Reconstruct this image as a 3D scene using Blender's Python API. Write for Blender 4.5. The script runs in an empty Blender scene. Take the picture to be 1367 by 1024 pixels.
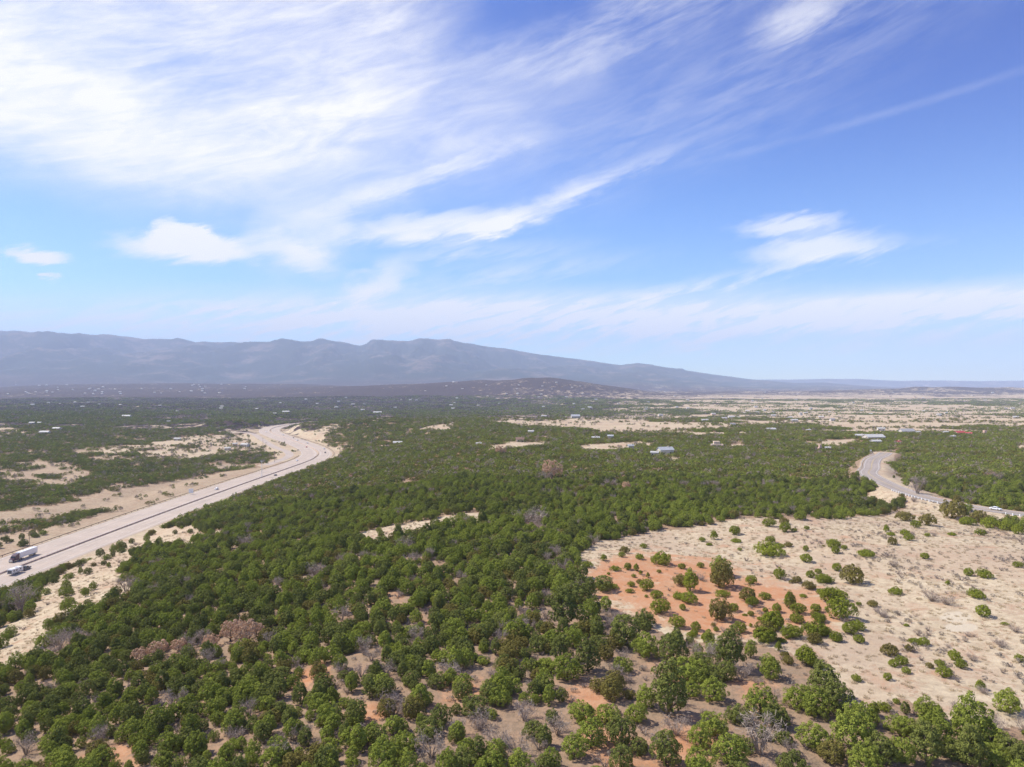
import bpy, math, random
import numpy as np

# ------------------------------------------------------------------ camera, sky, sun, exposure
S = bpy.context.scene
COL = S.collection
EYE = 52.0
F = 940.0                      # focal length in photo pixels (photo 1367 x 1024)
cam_data = bpy.data.cameras.new("camera")
cam_data.sensor_width = 36.0
cam_data.lens = 36.0 * F / 1367.0
cam_data.clip_start = 1.0
cam_data.clip_end = 200000.0
cam = bpy.data.objects.new("camera", cam_data)
cam.location = (0, 0, EYE)
cam.rotation_euler = (math.radians(90), 0, 0)
COL.objects.link(cam)
S.camera = cam

SUN_EL = math.radians(49)
SUN_AZ = math.radians(-70)     # from +Y towards +X: the sun stands to the left
sd = bpy.data.lights.new("sun", 'SUN')
sd.energy = 4.2
sd.angle = math.radians(1.5)   # thin cirrus in front of the sun softens the shadows
sd.color = (1.0, 0.93, 0.83)
sun = bpy.data.objects.new("sun", sd)
sun.rotation_euler = (math.radians(90) - SUN_EL, 0, -SUN_AZ + math.pi)
sun.location = (-300, 100, 400)
COL.objects.link(sun)

S.view_settings.view_transform = 'Standard'
S.view_settings.look = 'None'
S.view_settings.exposure = 0.70
S.view_settings.gamma = 1.0
S.view_settings.use_curve_mapping = False
S.render.engine = 'CYCLES'
S.cycles.use_denoising = True
S.cycles.denoising_prefilter = 'FAST'
S.cycles.max_bounces = 6
S.cycles.diffuse_bounces = 3
S.cycles.transmission_bounces = 3
S.cycles.volume_bounces = 2


class NT:
    """Small helper that writes shader nodes."""
    def __init__(self, tree):
        self.t = tree
        self.n = tree.nodes
        self.l = tree.links

    def put(self, sock, v):
        if hasattr(v, "is_linked") or isinstance(v, bpy.types.NodeSocket):
            self.l.new(v, sock)
        else:
            sock.default_value = v

    def m(self, op, a, b=None, c=None, clamp=False):
        x = self.n.new("ShaderNodeMath")
        x.operation = op
        x.use_clamp = clamp
        self.put(x.inputs[0], a)
        if b is not None:
            self.put(x.inputs[1], b)
        if c is not None:
            self.put(x.inputs[2], c)
        return x.outputs[0]

    def ss(self, v, lo, hi, t0=0.0, t1=1.0):
        x = self.n.new("ShaderNodeMapRange")
        x.interpolation_type = 'SMOOTHSTEP'
        self.put(x.inputs["Value"], v)
        self.put(x.inputs["From Min"], lo)
        self.put(x.inputs["From Max"], hi)
        self.put(x.inputs["To Min"], t0)
        self.put(x.inputs["To Max"], t1)
        return x.outputs["Result"]

    def noise(self, vec, scale, detail=4.0, rough=0.55, dist=0.0, col=False):
        x = self.n.new("ShaderNodeTexNoise")
        if vec is not None:
            self.l.new(vec, x.inputs["Vector"])
        x.inputs["Scale"].default_value = scale
        x.inputs["Detail"].default_value = detail
        x.inputs["Roughness"].default_value = rough
        x.inputs["Distortion"].default_value = dist
        return x.outputs["Color" if col else "Fac"]

    def mix(self, fac, a, b, blend='MIX'):
        x = self.n.new("ShaderNodeMix")
        x.data_type = 'RGBA'
        x.blend_type = blend
        self.put(x.inputs[0], fac)
        self.put(x.inputs[6], a)
        self.put(x.inputs[7], b)
        return x.outputs[2]

    def xyz(self, x_, y_, z_=0.0):
        x = self.n.new("ShaderNodeCombineXYZ")
        self.put(x.inputs[0], x_)
        self.put(x.inputs[1], y_)
        self.put(x.inputs[2], z_)
        return x.outputs[0]


def px_angles(px, py):
    a = math.atan((px - 683.5) / F)
    e = math.atan((512 - py) / F * math.cos(a))
    return math.degrees(a), math.degrees(e)


def build_world():
    w = bpy.data.worlds.new("World")
    S.world = w
    w.use_nodes = True
    k = NT(w.node_tree)
    k.n.clear()
    out = k.n.new("ShaderNodeOutputWorld")
    bg = k.n.new("ShaderNodeBackground")
    k.l.new(bg.outputs[0], out.inputs[0])
    bg.inputs[1].default_value = 0.115
    sky = k.n.new("ShaderNodeTexSky")
    sky.sky_type = 'NISHITA'
    sky.sun_disc = False
    sky.sun_elevation = SUN_EL
    sky.sun_rotation = SUN_AZ
    sky.altitude = 2100
    sky.air_density = 1.0
    sky.dust_density = 0.6
    sky.ozone_density = 2.2
    tc = k.n.new("ShaderNodeTexCoord")
    sep = k.n.new("ShaderNodeSeparateXYZ")
    k.l.new(tc.outputs["Generated"], sep.inputs[0])
    dx, dy, dz = sep.outputs
    az = k.m('MULTIPLY', k.m('ARCTAN2', dx, dy), 57.29578)
    el = k.m('MULTIPLY', k.m('ARCSINE', dz), 57.29578)
    # wind-combed streak coordinates: streaks climb to the right
    A = math.radians(17)
    u = k.m('ADD', k.m('MULTIPLY', az, math.cos(A)), k.m('MULTIPLY', el, math.sin(A)))
    v = k.m('SUBTRACT', k.m('MULTIPLY', el, math.cos(A)), k.m('MULTIPLY', az, math.sin(A)))
    st_vec = k.xyz(k.m('MULTIPLY', u, 0.070), k.m('MULTIPLY', v, 0.24), 0.3)
    streak = k.noise(st_vec, 1.7, 9.0, 0.62, 0.6)
    fine = k.noise(k.xyz(k.m('MULTIPLY', u, 0.10), k.m('MULTIPLY', v, 0.55), 4.0), 2.0, 8.0, 0.65, 0.4)
    puff = k.noise(k.xyz(k.m('MULTIPLY', az, 0.5), k.m('MULTIPLY', el, 0.8), 2.0), 1.0, 8.0, 0.6)
    wn = k.n.new("ShaderNodeSeparateColor")
    k.l.new(k.noise(k.xyz(k.m('MULTIPLY', az, 0.10), k.m('MULTIPLY', el, 0.16), 7.0), 1.0, 6.0, 0.6, 0.0, True), wn.inputs[0])
    wx = k.m('MULTIPLY', k.m('SUBTRACT', wn.outputs[0], 0.5), 8.0)
    wy = k.m('MULTIPLY', k.m('SUBTRACT', wn.outputs[1], 0.5), 5.0)
    azw = k.m('ADD', az, wx)
    elw = k.m('ADD', el, wy)
    # small warp for the little clouds
    azs = k.m('ADD', az, k.m('MULTIPLY', k.m('SUBTRACT', puff, 0.5), 4.0))
    els = k.m('ADD', el, k.m('MULTIPLY', k.m('SUBTRACT', fine, 0.5), 2.6))

    def blob(px, py, rx, ry, rot=0.0, soft=1.0, small=False, still=False):
        a0, e0 = px_angles(px, py)
        c2 = math.cos(math.radians(a0)) ** 2
        sx = rx * 0.06096 * c2
        sy = ry * 0.06096 * math.cos(math.radians(a0))
        X = k.m('SUBTRACT', az if still else azs if small else azw, a0)
        Y = k.m('SUBTRACT', el if still else els if small else elw, e0)
        c, s = math.cos(math.radians(rot)), math.sin(math.radians(rot))
        U = k.m('ADD', k.m('MULTIPLY', X, c / sx), k.m('MULTIPLY', Y, s / sx))
        V = k.m('SUBTRACT', k.m('MULTIPLY', Y, c / sy), k.m('MULTIPLY', X, s / sy))
        d = k.m('SQRT', k.m('ADD', k.m('MULTIPLY', U, U), k.m('MULTIPLY', V, V)))
        return k.ss(d, 1.0 + 0.5 * soft, 1.0 - 0.5 * soft)

    def add(*xs):
        r = xs[0]
        for q in xs[1:]:
            r = k.m('ADD', r, q)
        return r

    def mul(a, b):
        return k.m('MULTIPLY', a, b)

    st1 = k.ss(streak, 0.20, 0.80)
    fi1 = k.ss(fine, 0.25, 0.80)
    fi2 = k.ss(fine, 0.38, 0.66)
    layers = []
    # thin milky veil over the sun's side
    layers.append(k.ss(az, 22.0, -38.0, 0.0, 0.13))
    # the big veil in the upper left, its lower edge falling to the right and climbing again
    big = k.m('MAXIMUM', blob(60, 20, 430, 190, -8, 0.6), blob(330, 70, 285, 135, 18, 0.7))
    big = k.m('MAXIMUM', big, blob(-260, -80, 420, 240, 0, 0.7))
    layers.append(mul(big, k.m('ADD', 0.17, mul(st1, 0.40))))
    layers.append(mul(mul(big, fi1), 0.30))
    layers.append(mul(blob(60, 130, 260, 60, -14, 1.2), 0.30))
    # second thin veil bending down towards the middle
    veil = k.m('MAXIMUM', blob(500, 200, 240, 62, 16, 1.5), blob(405, 285, 75, 50, 35, 1.5))
    layers.append(mul(veil, k.m('ADD', 0.22, mul(st1, 0.42))))
    layers.append(mul(blob(560, 240, 120, 10, 20, 1.7, True), k.m('ADD', 0.20, mul(fi1, 0.35))))
    # bright wisp in the middle
    layers.append(mul(blob(590, 303, 115, 17, 6, 1.2, True), k.m('ADD', 0.55, mul(fi1, 0.40))))
    layers.append(mul(blob(735, 272, 120, 13, 22, 1.5, True), k.m('ADD', 0.15, mul(fi1, 0.65))))
    # small heaped clouds
    layers.append(mul(blob(258, 331, 84, 17, 2, 1.25, True), 1.0))
    layers.append(mul(blob(240, 312, 36, 15, 0, 0.9, True), 0.85))
    layers.append(mul(blob(52, 342, 36, 9, 0, 1.3, True), 0.85))
    layers.append(mul(blob(62, 371, 18, 5, 0, 1.2, True), 0.7))
    layers.append(mul(blob(1055, 300, 58, 11, 0, 1.3, True), 0.72))
    layers.append(mul(blob(1092, 331, 78, 16, 2, 1.3, True), 0.78))
    layers.append(mul(blob(400, 340, 52, 17, -20, 1.6, True), 0.55))
    layers.append(mul(blob(505, 375, 45, 17, 30, 1.6, True), 0.62))
    layers.append(mul(blob(930, 467, 18, 6, 0, 1.3, True), 0.55))
    # streaks near the top right
    layers.append(mul(blob(810, 45, 190, 34, 14, 1.7), k.m('ADD', 0.03, mul(fi1, 0.42))))
    layers.append(mul(blob(1070, 18, 50, 18, 10, 1.8, True), 0.48))
    layers.append(mul(blob(1000, 110, 300, 60, 18, 1.8), mul(fi1, 0.22)))
    layers.append(mul(blob(1195, 148, 230, 4.5, 8, 2.0, False, True), k.m('ADD', 0.04, mul(fi1, 0.09))))
    layers.append(mul(blob(760, 170, 200, 80, 20, 1.9), mul(st1, 0.14)))
    # low bands over the horizon
    layers.append(mul(blob(700, 415, 380, 24, 0, 1.6, True), k.m('ADD', 0.32, mul(fi2, 0.85))))
    layers.append(mul(blob(1240, 408, 330, 22, 3, 1.6, True), k.m('ADD', 0.34, mul(fi2, 0.85))))
    layers.append(mul(blob(900, 440, 700, 24, 0, 1.8, True), k.m('ADD', 0.06, mul(fi2, 0.72))))
    layers.append(mul(blob(300, 440, 420, 26, 0, 1.8, True), k.m('ADD', 0.10, mul(fi1, 0.45))))
    layers.append(mul(blob(690, 362, 130, 14, 6, 1.8, True), mul(fi1, 0.55)))
    layers.append(mul(blob(1000, 368, 160, 9, 8, 1.8, True), mul(fi2, 0.70)))
    layers.append(mul(blob(650, 335, 110, 9, 4, 1.8, True), mul(fi1, 0.50)))
    layers.append(mul(blob(1260, 408, 290, 15, 0, 1.4, True), k.m('ADD', 0.16, mul(fi1, 0.45))))
    layers.append(mul(blob(690, 416, 300, 13, 0, 1.5, True), k.m('ADD', 0.10, mul(fi1, 0.45))))
    # overcast wisps behind the viewer
    back = k.ss(dy, -0.1, -0.5)
    layers.append(mul(back, mul(st1, 0.45)))
    dens = k.m('MINIMUM', add(*layers), 0.97)
    dens = k.m('MULTIPLY', dens, k.ss(dz, -0.02, 0.01))
    # clear-sky colour: deep violet blue high on the right, as behind a polariser
    hs = k.n.new("ShaderNodeHueSaturation")
    hs.inputs["Hue"].default_value = 0.499
    hs.inputs["Saturation"].default_value = 1.30
    hs.inputs["Value"].default_value = 1.0
    k.l.new(sky.outputs[0], hs.inputs["Color"])
    # brighter towards the horizon
    high = k.mix(k.ss(k.m('ADD', el, k.m('MULTIPLY', az, 0.32)), 10.0, 38.0), (0.80, 0.86, 1.12, 1), (0.31, 0.47, 0.93, 1))
    col = k.mix(k.ss(el, 22.0, 2.0, 0.0, 1.0), k.mix(1.0, hs.outputs[0], high, 'MULTIPLY'),
                k.mix(1.0, hs.outputs[0], (0.90, 1.02, 1.08, 1), 'MULTIPLY'))
    cloud = (6.1, 6.0, 5.9, 1)
    col = k.mix(dens, col, cloud)
    k.l.new(col, bg.inputs[0])


build_world()

# ------------------------------------------------------------------ numeric helpers
def hash2(ix, iy, seed):
    h = (ix.astype(np.int64) * 374761393 + iy.astype(np.int64) * 668265263 + seed * 974711) & 0xFFFFFFFF
    h = ((h ^ (h >> 13)) * 1274126177) & 0xFFFFFFFF
    h = h ^ (h >> 16)
    return (h & 0xFFFFFF) / float(0xFFFFFF)


def vnoise(x, y, seed=0):
    x = np.asarray(x, float)
    y = np.asarray(y, float)
    ix = np.floor(x)
    iy = np.floor(y)
    fx = x - ix
    fy = y - iy
    fx = fx * fx * (3 - 2 * fx)
    fy = fy * fy * (3 - 2 * fy)
    a = hash2(ix, iy, seed)
    b = hash2(ix + 1, iy, seed)
    c = hash2(ix, iy + 1, seed)
    d = hash2(ix + 1, iy + 1, seed)
    return (a + (b - a) * fx) * (1 - fy) + (c + (d - c) * fx) * fy


def fbm(x, y, seed=0, octv=4):
    t = 0
    amp = 0.5
    tot = 0
    for o in range(octv):
        t = t + amp * vnoise(x * 2 ** o, y * 2 ** o, seed + o * 17)
        tot += amp
        amp *= 0.5
    return t / tot


def sst(a, b, x):
    t = np.clip((np.asarray(x, float) - a) / (b - a), 0, 1)
    return t * t * (3 - 2 * t)


def smooth_line(pts, step=8.0):
    P = np.array(pts, float)
    out = []
    for i in range(len(P) - 1):
        p0 = P[max(i - 1, 0)]
        p1 = P[i]
        p2 = P[i + 1]
        p3 = P[min(i + 2, len(P) - 1)]
        n = max(2, int(np.hypot(*(p2 - p1)) / step))
        for t in np.linspace(0, 1, n, endpoint=False):
            out.append(0.5 * ((2 * p1) + (-p0 + p2) * t + (2 * p0 - 5 * p1 + 4 * p2 - p3) * t ** 2 + (-p0 + 3 * p1 - 3 * p2 + p3) * t ** 3))
    out.append(P[-1])
    return np.array(out)


HIGHWAY = smooth_line([(-240, -250), (-242, 0), (-244, 200), (-247, 340), (-248, 500), (-246, 650), (-242, 790), (-243, 860), (-256, 930), (-290, 1015),
                       (-342, 1115), (-400, 1220), (-455, 1330), (-490, 1440), (-498, 1540), (-470, 1660), (-420, 1800)])
FRONTAGE = smooth_line([(-276, 790), (-280, 880), (-304, 950), (-345, 1020), (-415, 1165), (-478, 1290), (-540, 1335), (-640, 1350)])
ROAD = smooth_line([(420, 190), (300, 244), (242, 284), (219, 306), (208, 328), (205, 350), (207, 375), (213, 405), (224, 442), (240, 470), (254, 497), (272, 528), (292, 555), (306, 576)], 4.0)
HZ, RZ = -40.0, -4.5


def line_dist(x, y, L, reach=140.0):
    x = np.asarray(x, float)
    y = np.asarray(y, float)
    shp = x.shape
    x = x.ravel()
    y = y.ravel()
    d = np.full(x.shape, 1e6)
    lo = L.min(0) - reach
    hi = L.max(0) + reach
    idx = np.where((x > lo[0]) & (x < hi[0]) & (y > lo[1]) & (y < hi[1]))[0]
    for c in range(0, len(idx), 20000):
        j = idx[c:c + 20000]
        A = L[:-1]
        B = L[1:] - A
        bb = (B ** 2).sum(1)
        px = x[j, None] - A[None, :, 0]
        py = y[j, None] - A[None, :, 1]
        t = np.clip((px * B[:, 0] + py * B[:, 1]) / bb, 0, 1)
        d[j] = np.sqrt(((px - t * B[:, 0]) ** 2 + (py - t * B[:, 1]) ** 2).min(1))
    return d.reshape(shp)


HY = HIGHWAY[np.argsort(HIGHWAY[:, 1])]
RIDGE = np.array([(-600, 432), (-200, 436), (0, 441), (60, 443), (130, 446), (200, 452), (240, 451), (262, 456), (320, 457), (370, 455), (400, 456), (430, 453), (460, 457),
                  (480, 461), (500, 455), (545, 456), (560, 451), (600, 455), (640, 461), (680, 466), (720, 473), (770, 479), (830, 487), (850, 484), (880, 489), (940, 498),
                  (1000, 506), (1060, 511), (1100, 510.5), (1140, 514), (1200, 518), (1260, 520), (1400, 521), (2200, 521)], float)
HILL = np.array([(-400, 526), (330, 524), (400, 519), (470, 515), (530, 512.5), (600, 509.5), (660, 507), (700, 503), (730, 504), (780, 509), (830, 516), (880, 524), (960, 530), (2200, 530)], float)
BENCH = np.array([(-600, 522), (0, 515.5), (60, 512), (150, 511), (260, 510.5), (330, 511), (420, 513), (480, 516), (560, 521), (2200, 528)], float)


def height(x, y):
    x = np.asarray(x, float)
    y = np.asarray(y, float)
    yy = np.maximum(y, 40.0)
    r = np.hypot(x, y)
    px = 683.5 + F * np.clip(x / yy, -3, 3)
    zp = -7 * sst(100, 550, y) - 28 * sst(700, 2200, y)
    zp = zp - 10 * sst(60, 400, -y)
    xh = np.interp(y, HY[:, 1], HY[:, 0])
    d = x - xh
    t = np.clip((d - 20) / 200.0, 0, 1)
    s = t * (1.62 - 0.62 * t)
    roll = (fbm(x / 70, y / 70, 3, 3) - 0.5) * 5.0 * sst(60, 250, r) + (fbm(x / 18, y / 18, 5, 2) - 0.5) * 0.9
    z_right = HZ + (zp - HZ) * s + roll * sst(0.0, 0.25, t)
    left = HZ + np.clip(-d - 24, 0, 2500) * 0.012 + roll * sst(24, 90, -d) * 1.1 - 2.2 * np.exp(-((-d - 66) / 14.0) ** 2) * sst(0, 150, y)
    z = np.where(d > 0, z_right, left)
    # the valley opens out into the plain
    far = sst(1500, 2600, y)
    plain = -35.0 + (fbm(x / 700, y / 380, 11, 4) - 0.5) * 34.0 * sst(1300, 3200, y) * (1 - 0.6 * sst(500, 1800, x - 0.0 * y) * 1.0)
    z = z * (1 - far) + plain * far
    z = z + (fbm(x / 260, y / 160, 21, 3) - 0.5) * 11.0 * sst(650, 1300, y) * (1 - far) * sst(40, 160, np.abs(d))
    # road cuts where the highway leaves the valley
    for (bx, by, bh, sx, sy) in ((-590, 1500, 13, 60, 30), (-525, 1520, 11, 26, 26), (-405, 1330, 8, 34, 50)):
        z = z + bh * np.exp(-((x - bx) / sx) ** 2 - ((y - by) / sy) ** 2)
    # dark bench and mid hill
    pl = -35.0
    zb = EYE + (512 - np.interp(px, BENCH[:, 0], BENCH[:, 1])) * 7000.0 / F
    z = z + np.maximum(zb - pl, 0) * np.exp(-((yy - 7000) / 1500.0) ** 2) * (y > 0) * 0.9
    zh = EYE + (512 - np.interp(px, HILL[:, 0], HILL[:, 1])) * 5000.0 / F
    gully = 1 + (fbm(x / 300, y / 500, 31, 4) - 0.5) * 0.35
    z = z + np.maximum(zh - pl - 8, 0) * np.exp(-((yy - 5000) / 800.0) ** 2) * gully * (y > 0)
    # low reddish hills at the far right, 6 km
    z = z + 55 * np.exp(-((px - 1290) / 190.0) ** 2) * np.exp(-((yy - 6300) / 600.0) ** 2) * (0.6 + 0.8 * fbm(x / 260, y / 400, 77, 3)) * (y > 0)
    # the mountain
    D = 15000.0
    zr = EYE + (512 - np.interp(px, RIDGE[:, 0], RIDGE[:, 1])) * D / F
    p = np.clip((yy - 8200) / (D - 8200), 0, 1)
    q = np.clip((yy - D) / 6000.0, 0, 1)
    prof = np.where(yy < D, p ** 1.35, 1 - 0.55 * q)
    n1 = 1 - np.abs(2 * fbm(x / 1500 + 0.25 * fbm(x / 800, y / 800, 8, 3), y / 5200, 41, 5) - 1) * 1.0
    n2 = fbm(x / 420, y / 900, 43, 5)
    spur = (n1 - 0.72) * 1.10 + (n2 - 0.5) * 0.66
    up = np.maximum(zr - pl, 0)
    zm = up * prof * (1 + spur * 4 * p * (1 - p) * (yy < D))
    zm = zm + (fbm(x / 160, y / 160, 47, 3) - 0.5) * 16 * np.where(yy < D, p, 1.0) * np.clip(up / 400, 0, 1)
    z = z + zm * (y > 0)
    # pale range beyond the right-hand horizon
    pf = np.interp(px, [900, 1000, 1050, 1110, 1150, 1200, 1250, 1310, 1367, 1500, 1900], [512, 508, 503, 500, 498, 502, 500, 503, 501, 505, 510])
    zf = EYE + (512 - pf) * 0.36 * 21500.0 / F
    z = z + np.maximum(zf - pl, 0) * np.exp(-((yy - 21500) / 1200.0) ** 2) * sst(850, 1000, px) * (y > 0)
    z = z - 2.8 * (1 - sst(25, 110, line_dist(x, y, ROAD)))
    # roads are graded
    dh = line_dist(x, y, HIGHWAY)
    w = 1 - sst(26, 44, dh)
    z = z * (1 - w) + HZ * w
    df = line_dist(x, y, FRONTAGE)
    w = 1 - sst(7, 16, df)
    z = z * (1 - w) + (HZ + 0.3) * w
    dr = line_dist(x, y, ROAD)
    w = 1 - sst(7, 20, dr)
    z = z * (1 - w) + (RZ) * w
    return z


def ground_at(pxs, pys):
    """First ground point met by the sight line through each photo pixel."""
    pxs = np.atleast_1d(np.asarray(pxs, float))
    pys = np.atleast_1d(np.asarray(pys, float))
    Y = np.exp(np.linspace(math.log(60), math.log(30000), 1400))
    res = np.zeros((len(pxs), 3))
    for i, (a, b) in enumerate(zip(pxs, pys)):
        X = (a - 683.5) / F * Y
        Z = EYE + (512 - b) / F * Y
        H = height(X, Y)
        hit = np.where(Z <= H)[0]
        j = hit[0] if len(hit) else len(Y) - 1
        if j > 0 and len(hit):
            g0 = Z[j - 1] - H[j - 1]
            g1 = Z[j] - H[j]
            t = g0 / (g0 - g1)
            yv = Y[j - 1] + (Y[j] - Y[j - 1]) * t
        else:
            yv = Y[j]
        xv = (a - 683.5) / F * yv
        res[i] = (xv, yv, float(height(np.array([xv]), np.array([yv]))[0]))
    return res


def to_px(x, y, z):
    yy = np.maximum(y, 1.0)
    return 683.5 + F * x / yy, 512 - F * (z - EYE) / yy


def in_poly(px, py, poly):
    P = np.array(poly, float)
    inside = np.zeros(px.shape, bool)
    j = len(P) - 1
    for i in range(len(P)):
        xi, yi = P[i]
        xj, yj = P[j]
        c = ((yi > py) != (yj > py)) & (px < (xj - xi) * (py - yi) / ((yj - yi) + 1e-9) + xi)
        inside ^= c
        j = i
    return inside


# land cover, outlined in the photograph and laid on the ground
CLEARING = [(768, 742), (800, 722), (850, 712), (930, 702), (1010, 693), (1090, 692), (1180, 690), (1205, 682), (1215, 672), (1245, 672), (1280, 690), (1330, 705), (1420, 718),
            (1750, 760), (2300, 960), (1800, 1150), (1420, 962), (1340, 968), (1270, 958), (1210, 935), (1170, 950), (1120, 925), (1085, 880), (1040, 868), (1000, 850), (960, 858), (900, 850), (850, 826), (800, 805), (778, 775)]
RED = [(785, 775), (815, 742), (880, 738), (960, 745), (1020, 768), (1090, 790), (1125, 815), (1130, 842), (1090, 848), (1040, 838), (990, 850), (900, 842), (830, 812), (795, 800)]
PINK = [[(742, 908), (790, 905), (820, 950), (860, 985), (900, 1024), (920, 1080), (830, 1080), (770, 970)], [(508, 788), (535, 785), (540, 808), (518, 812)], [(560, 815), (576, 822), (568, 850), (552, 842)],
        [(578, 752), (596, 756), (590, 772), (574, 768)], [(330, 768), (352, 765), (348, 780), (332, 780)], [(380, 900), (440, 880), (450, 900), (400, 940)],
        [(590, 910), (640, 900), (660, 930), (560, 960)], [(470, 940), (520, 930), (540, 960), (480, 985)], [(100, 1005), (180, 990), (170, 1040), (90, 1040)], [(250, 930), (300, 915), (290, 950)],
        [(855, 880), (905, 870), (925, 905), (880, 930)], [(880, 955), (960, 960), (1000, 1010), (930, 1060), (880, 1000)], [(960, 905), (1040, 915), (1050, 960), (985, 950)]]
STRIP = [[(470, 716), (500, 704), (545, 697), (600, 689), (645, 684), (650, 698), (590, 712), (530, 722), (490, 730)], [(250, 715), (300, 706), (310, 712), (255, 722)],
         [(118, 735), (150, 728), (215, 706), (275, 698), (260, 725), (190, 735), (160, 760), (185, 790), (140, 812), (80, 830), (50, 870), (-20, 900), (-20, 850), (40, 820), (50, 790), (90, 760)],
         [(1180, 602), (1194, 602), (1190, 622), (1208, 640), (1236, 655), (1278, 668), (1340, 690), (1400, 690), (1400, 712), (1300, 692), (1210, 668), (1195, 676), (1150, 668), (1180, 645), (1158, 620), (1160, 603)]]
LEFTGRASS = [[(-80, 705), (0, 683), (90, 672), (160, 655), (250, 638), (345, 624), (395, 604), (400, 622), (330, 652), (200, 690), (0, 758), (-80, 800)],
             [(-40, 615), (50, 613), (100, 620), (125, 634), (100, 648), (40, 652), (-40, 648)], [(190, 634), (235, 622), (250, 632), (210, 642)]]
ROW = [[(-60, 726), (60, 706), (132, 690), (130, 681), (60, 693), (-60, 712)], [(-60, 690), (60, 676), (200, 648), (300, 628), (296, 618), (190, 634), (60, 660), (-60, 676)]]
TAN = [[(610, 557), (700, 553), (790, 556), (860, 563), (1000, 565), (1060, 572), (960, 581), (860, 578), (780, 573), (690, 568)],
       [(830, 545), (900, 540), (1000, 543), (1130, 547), (1400, 552), (1400, 583), (1260, 582), (1150, 579), (1060, 578), (1000, 565), (930, 558)],
       [(815, 612), (900, 604), (965, 606), (950, 614), (860, 618), (820, 618)], [(925, 598), (985, 593), (1030, 600), (960, 606), (930, 604)], [(1262, 598), (1300, 591), (1420, 588), (1420, 597), (1310, 599)],
       [(555, 573), (585, 567), (612, 563), (600, 576), (570, 578)], [(-40, 562), (25, 572), (36, 580), (-40, 590)], [(425, 598), (455, 598), (456, 612), (436, 612)], [(640, 596), (700, 590), (715, 595), (660, 600)],
       [(300, 566), (400, 566), (410, 578), (440, 590), (470, 608), (430, 612), (350, 600), (318, 582), (300, 580)], [(200, 590), (262, 586), (255, 594), (205, 596)],
       [(485, 556), (520, 549), (530, 557), (505, 563)], [(480, 598), (540, 592), (560, 600), (500, 606)], [(668, 588), (730, 584), (735, 596), (680, 600)], [(760, 596), (860, 588), (880, 598), (790, 606)],
       [(1080, 590), (1140, 586), (1150, 596), (1090, 600)], [(560, 618), (600, 612), (610, 620), (570, 626)]]
LOWERRIGHT = [(735, 905), (800, 845), (860, 835), (960, 858), (1040, 868), (1085, 880), (1120, 925), (1170, 950), (1210, 935), (1270, 958), (1340, 968), (1800, 1100), (1800, 1500), (700, 1500), (730, 1060)]


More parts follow.
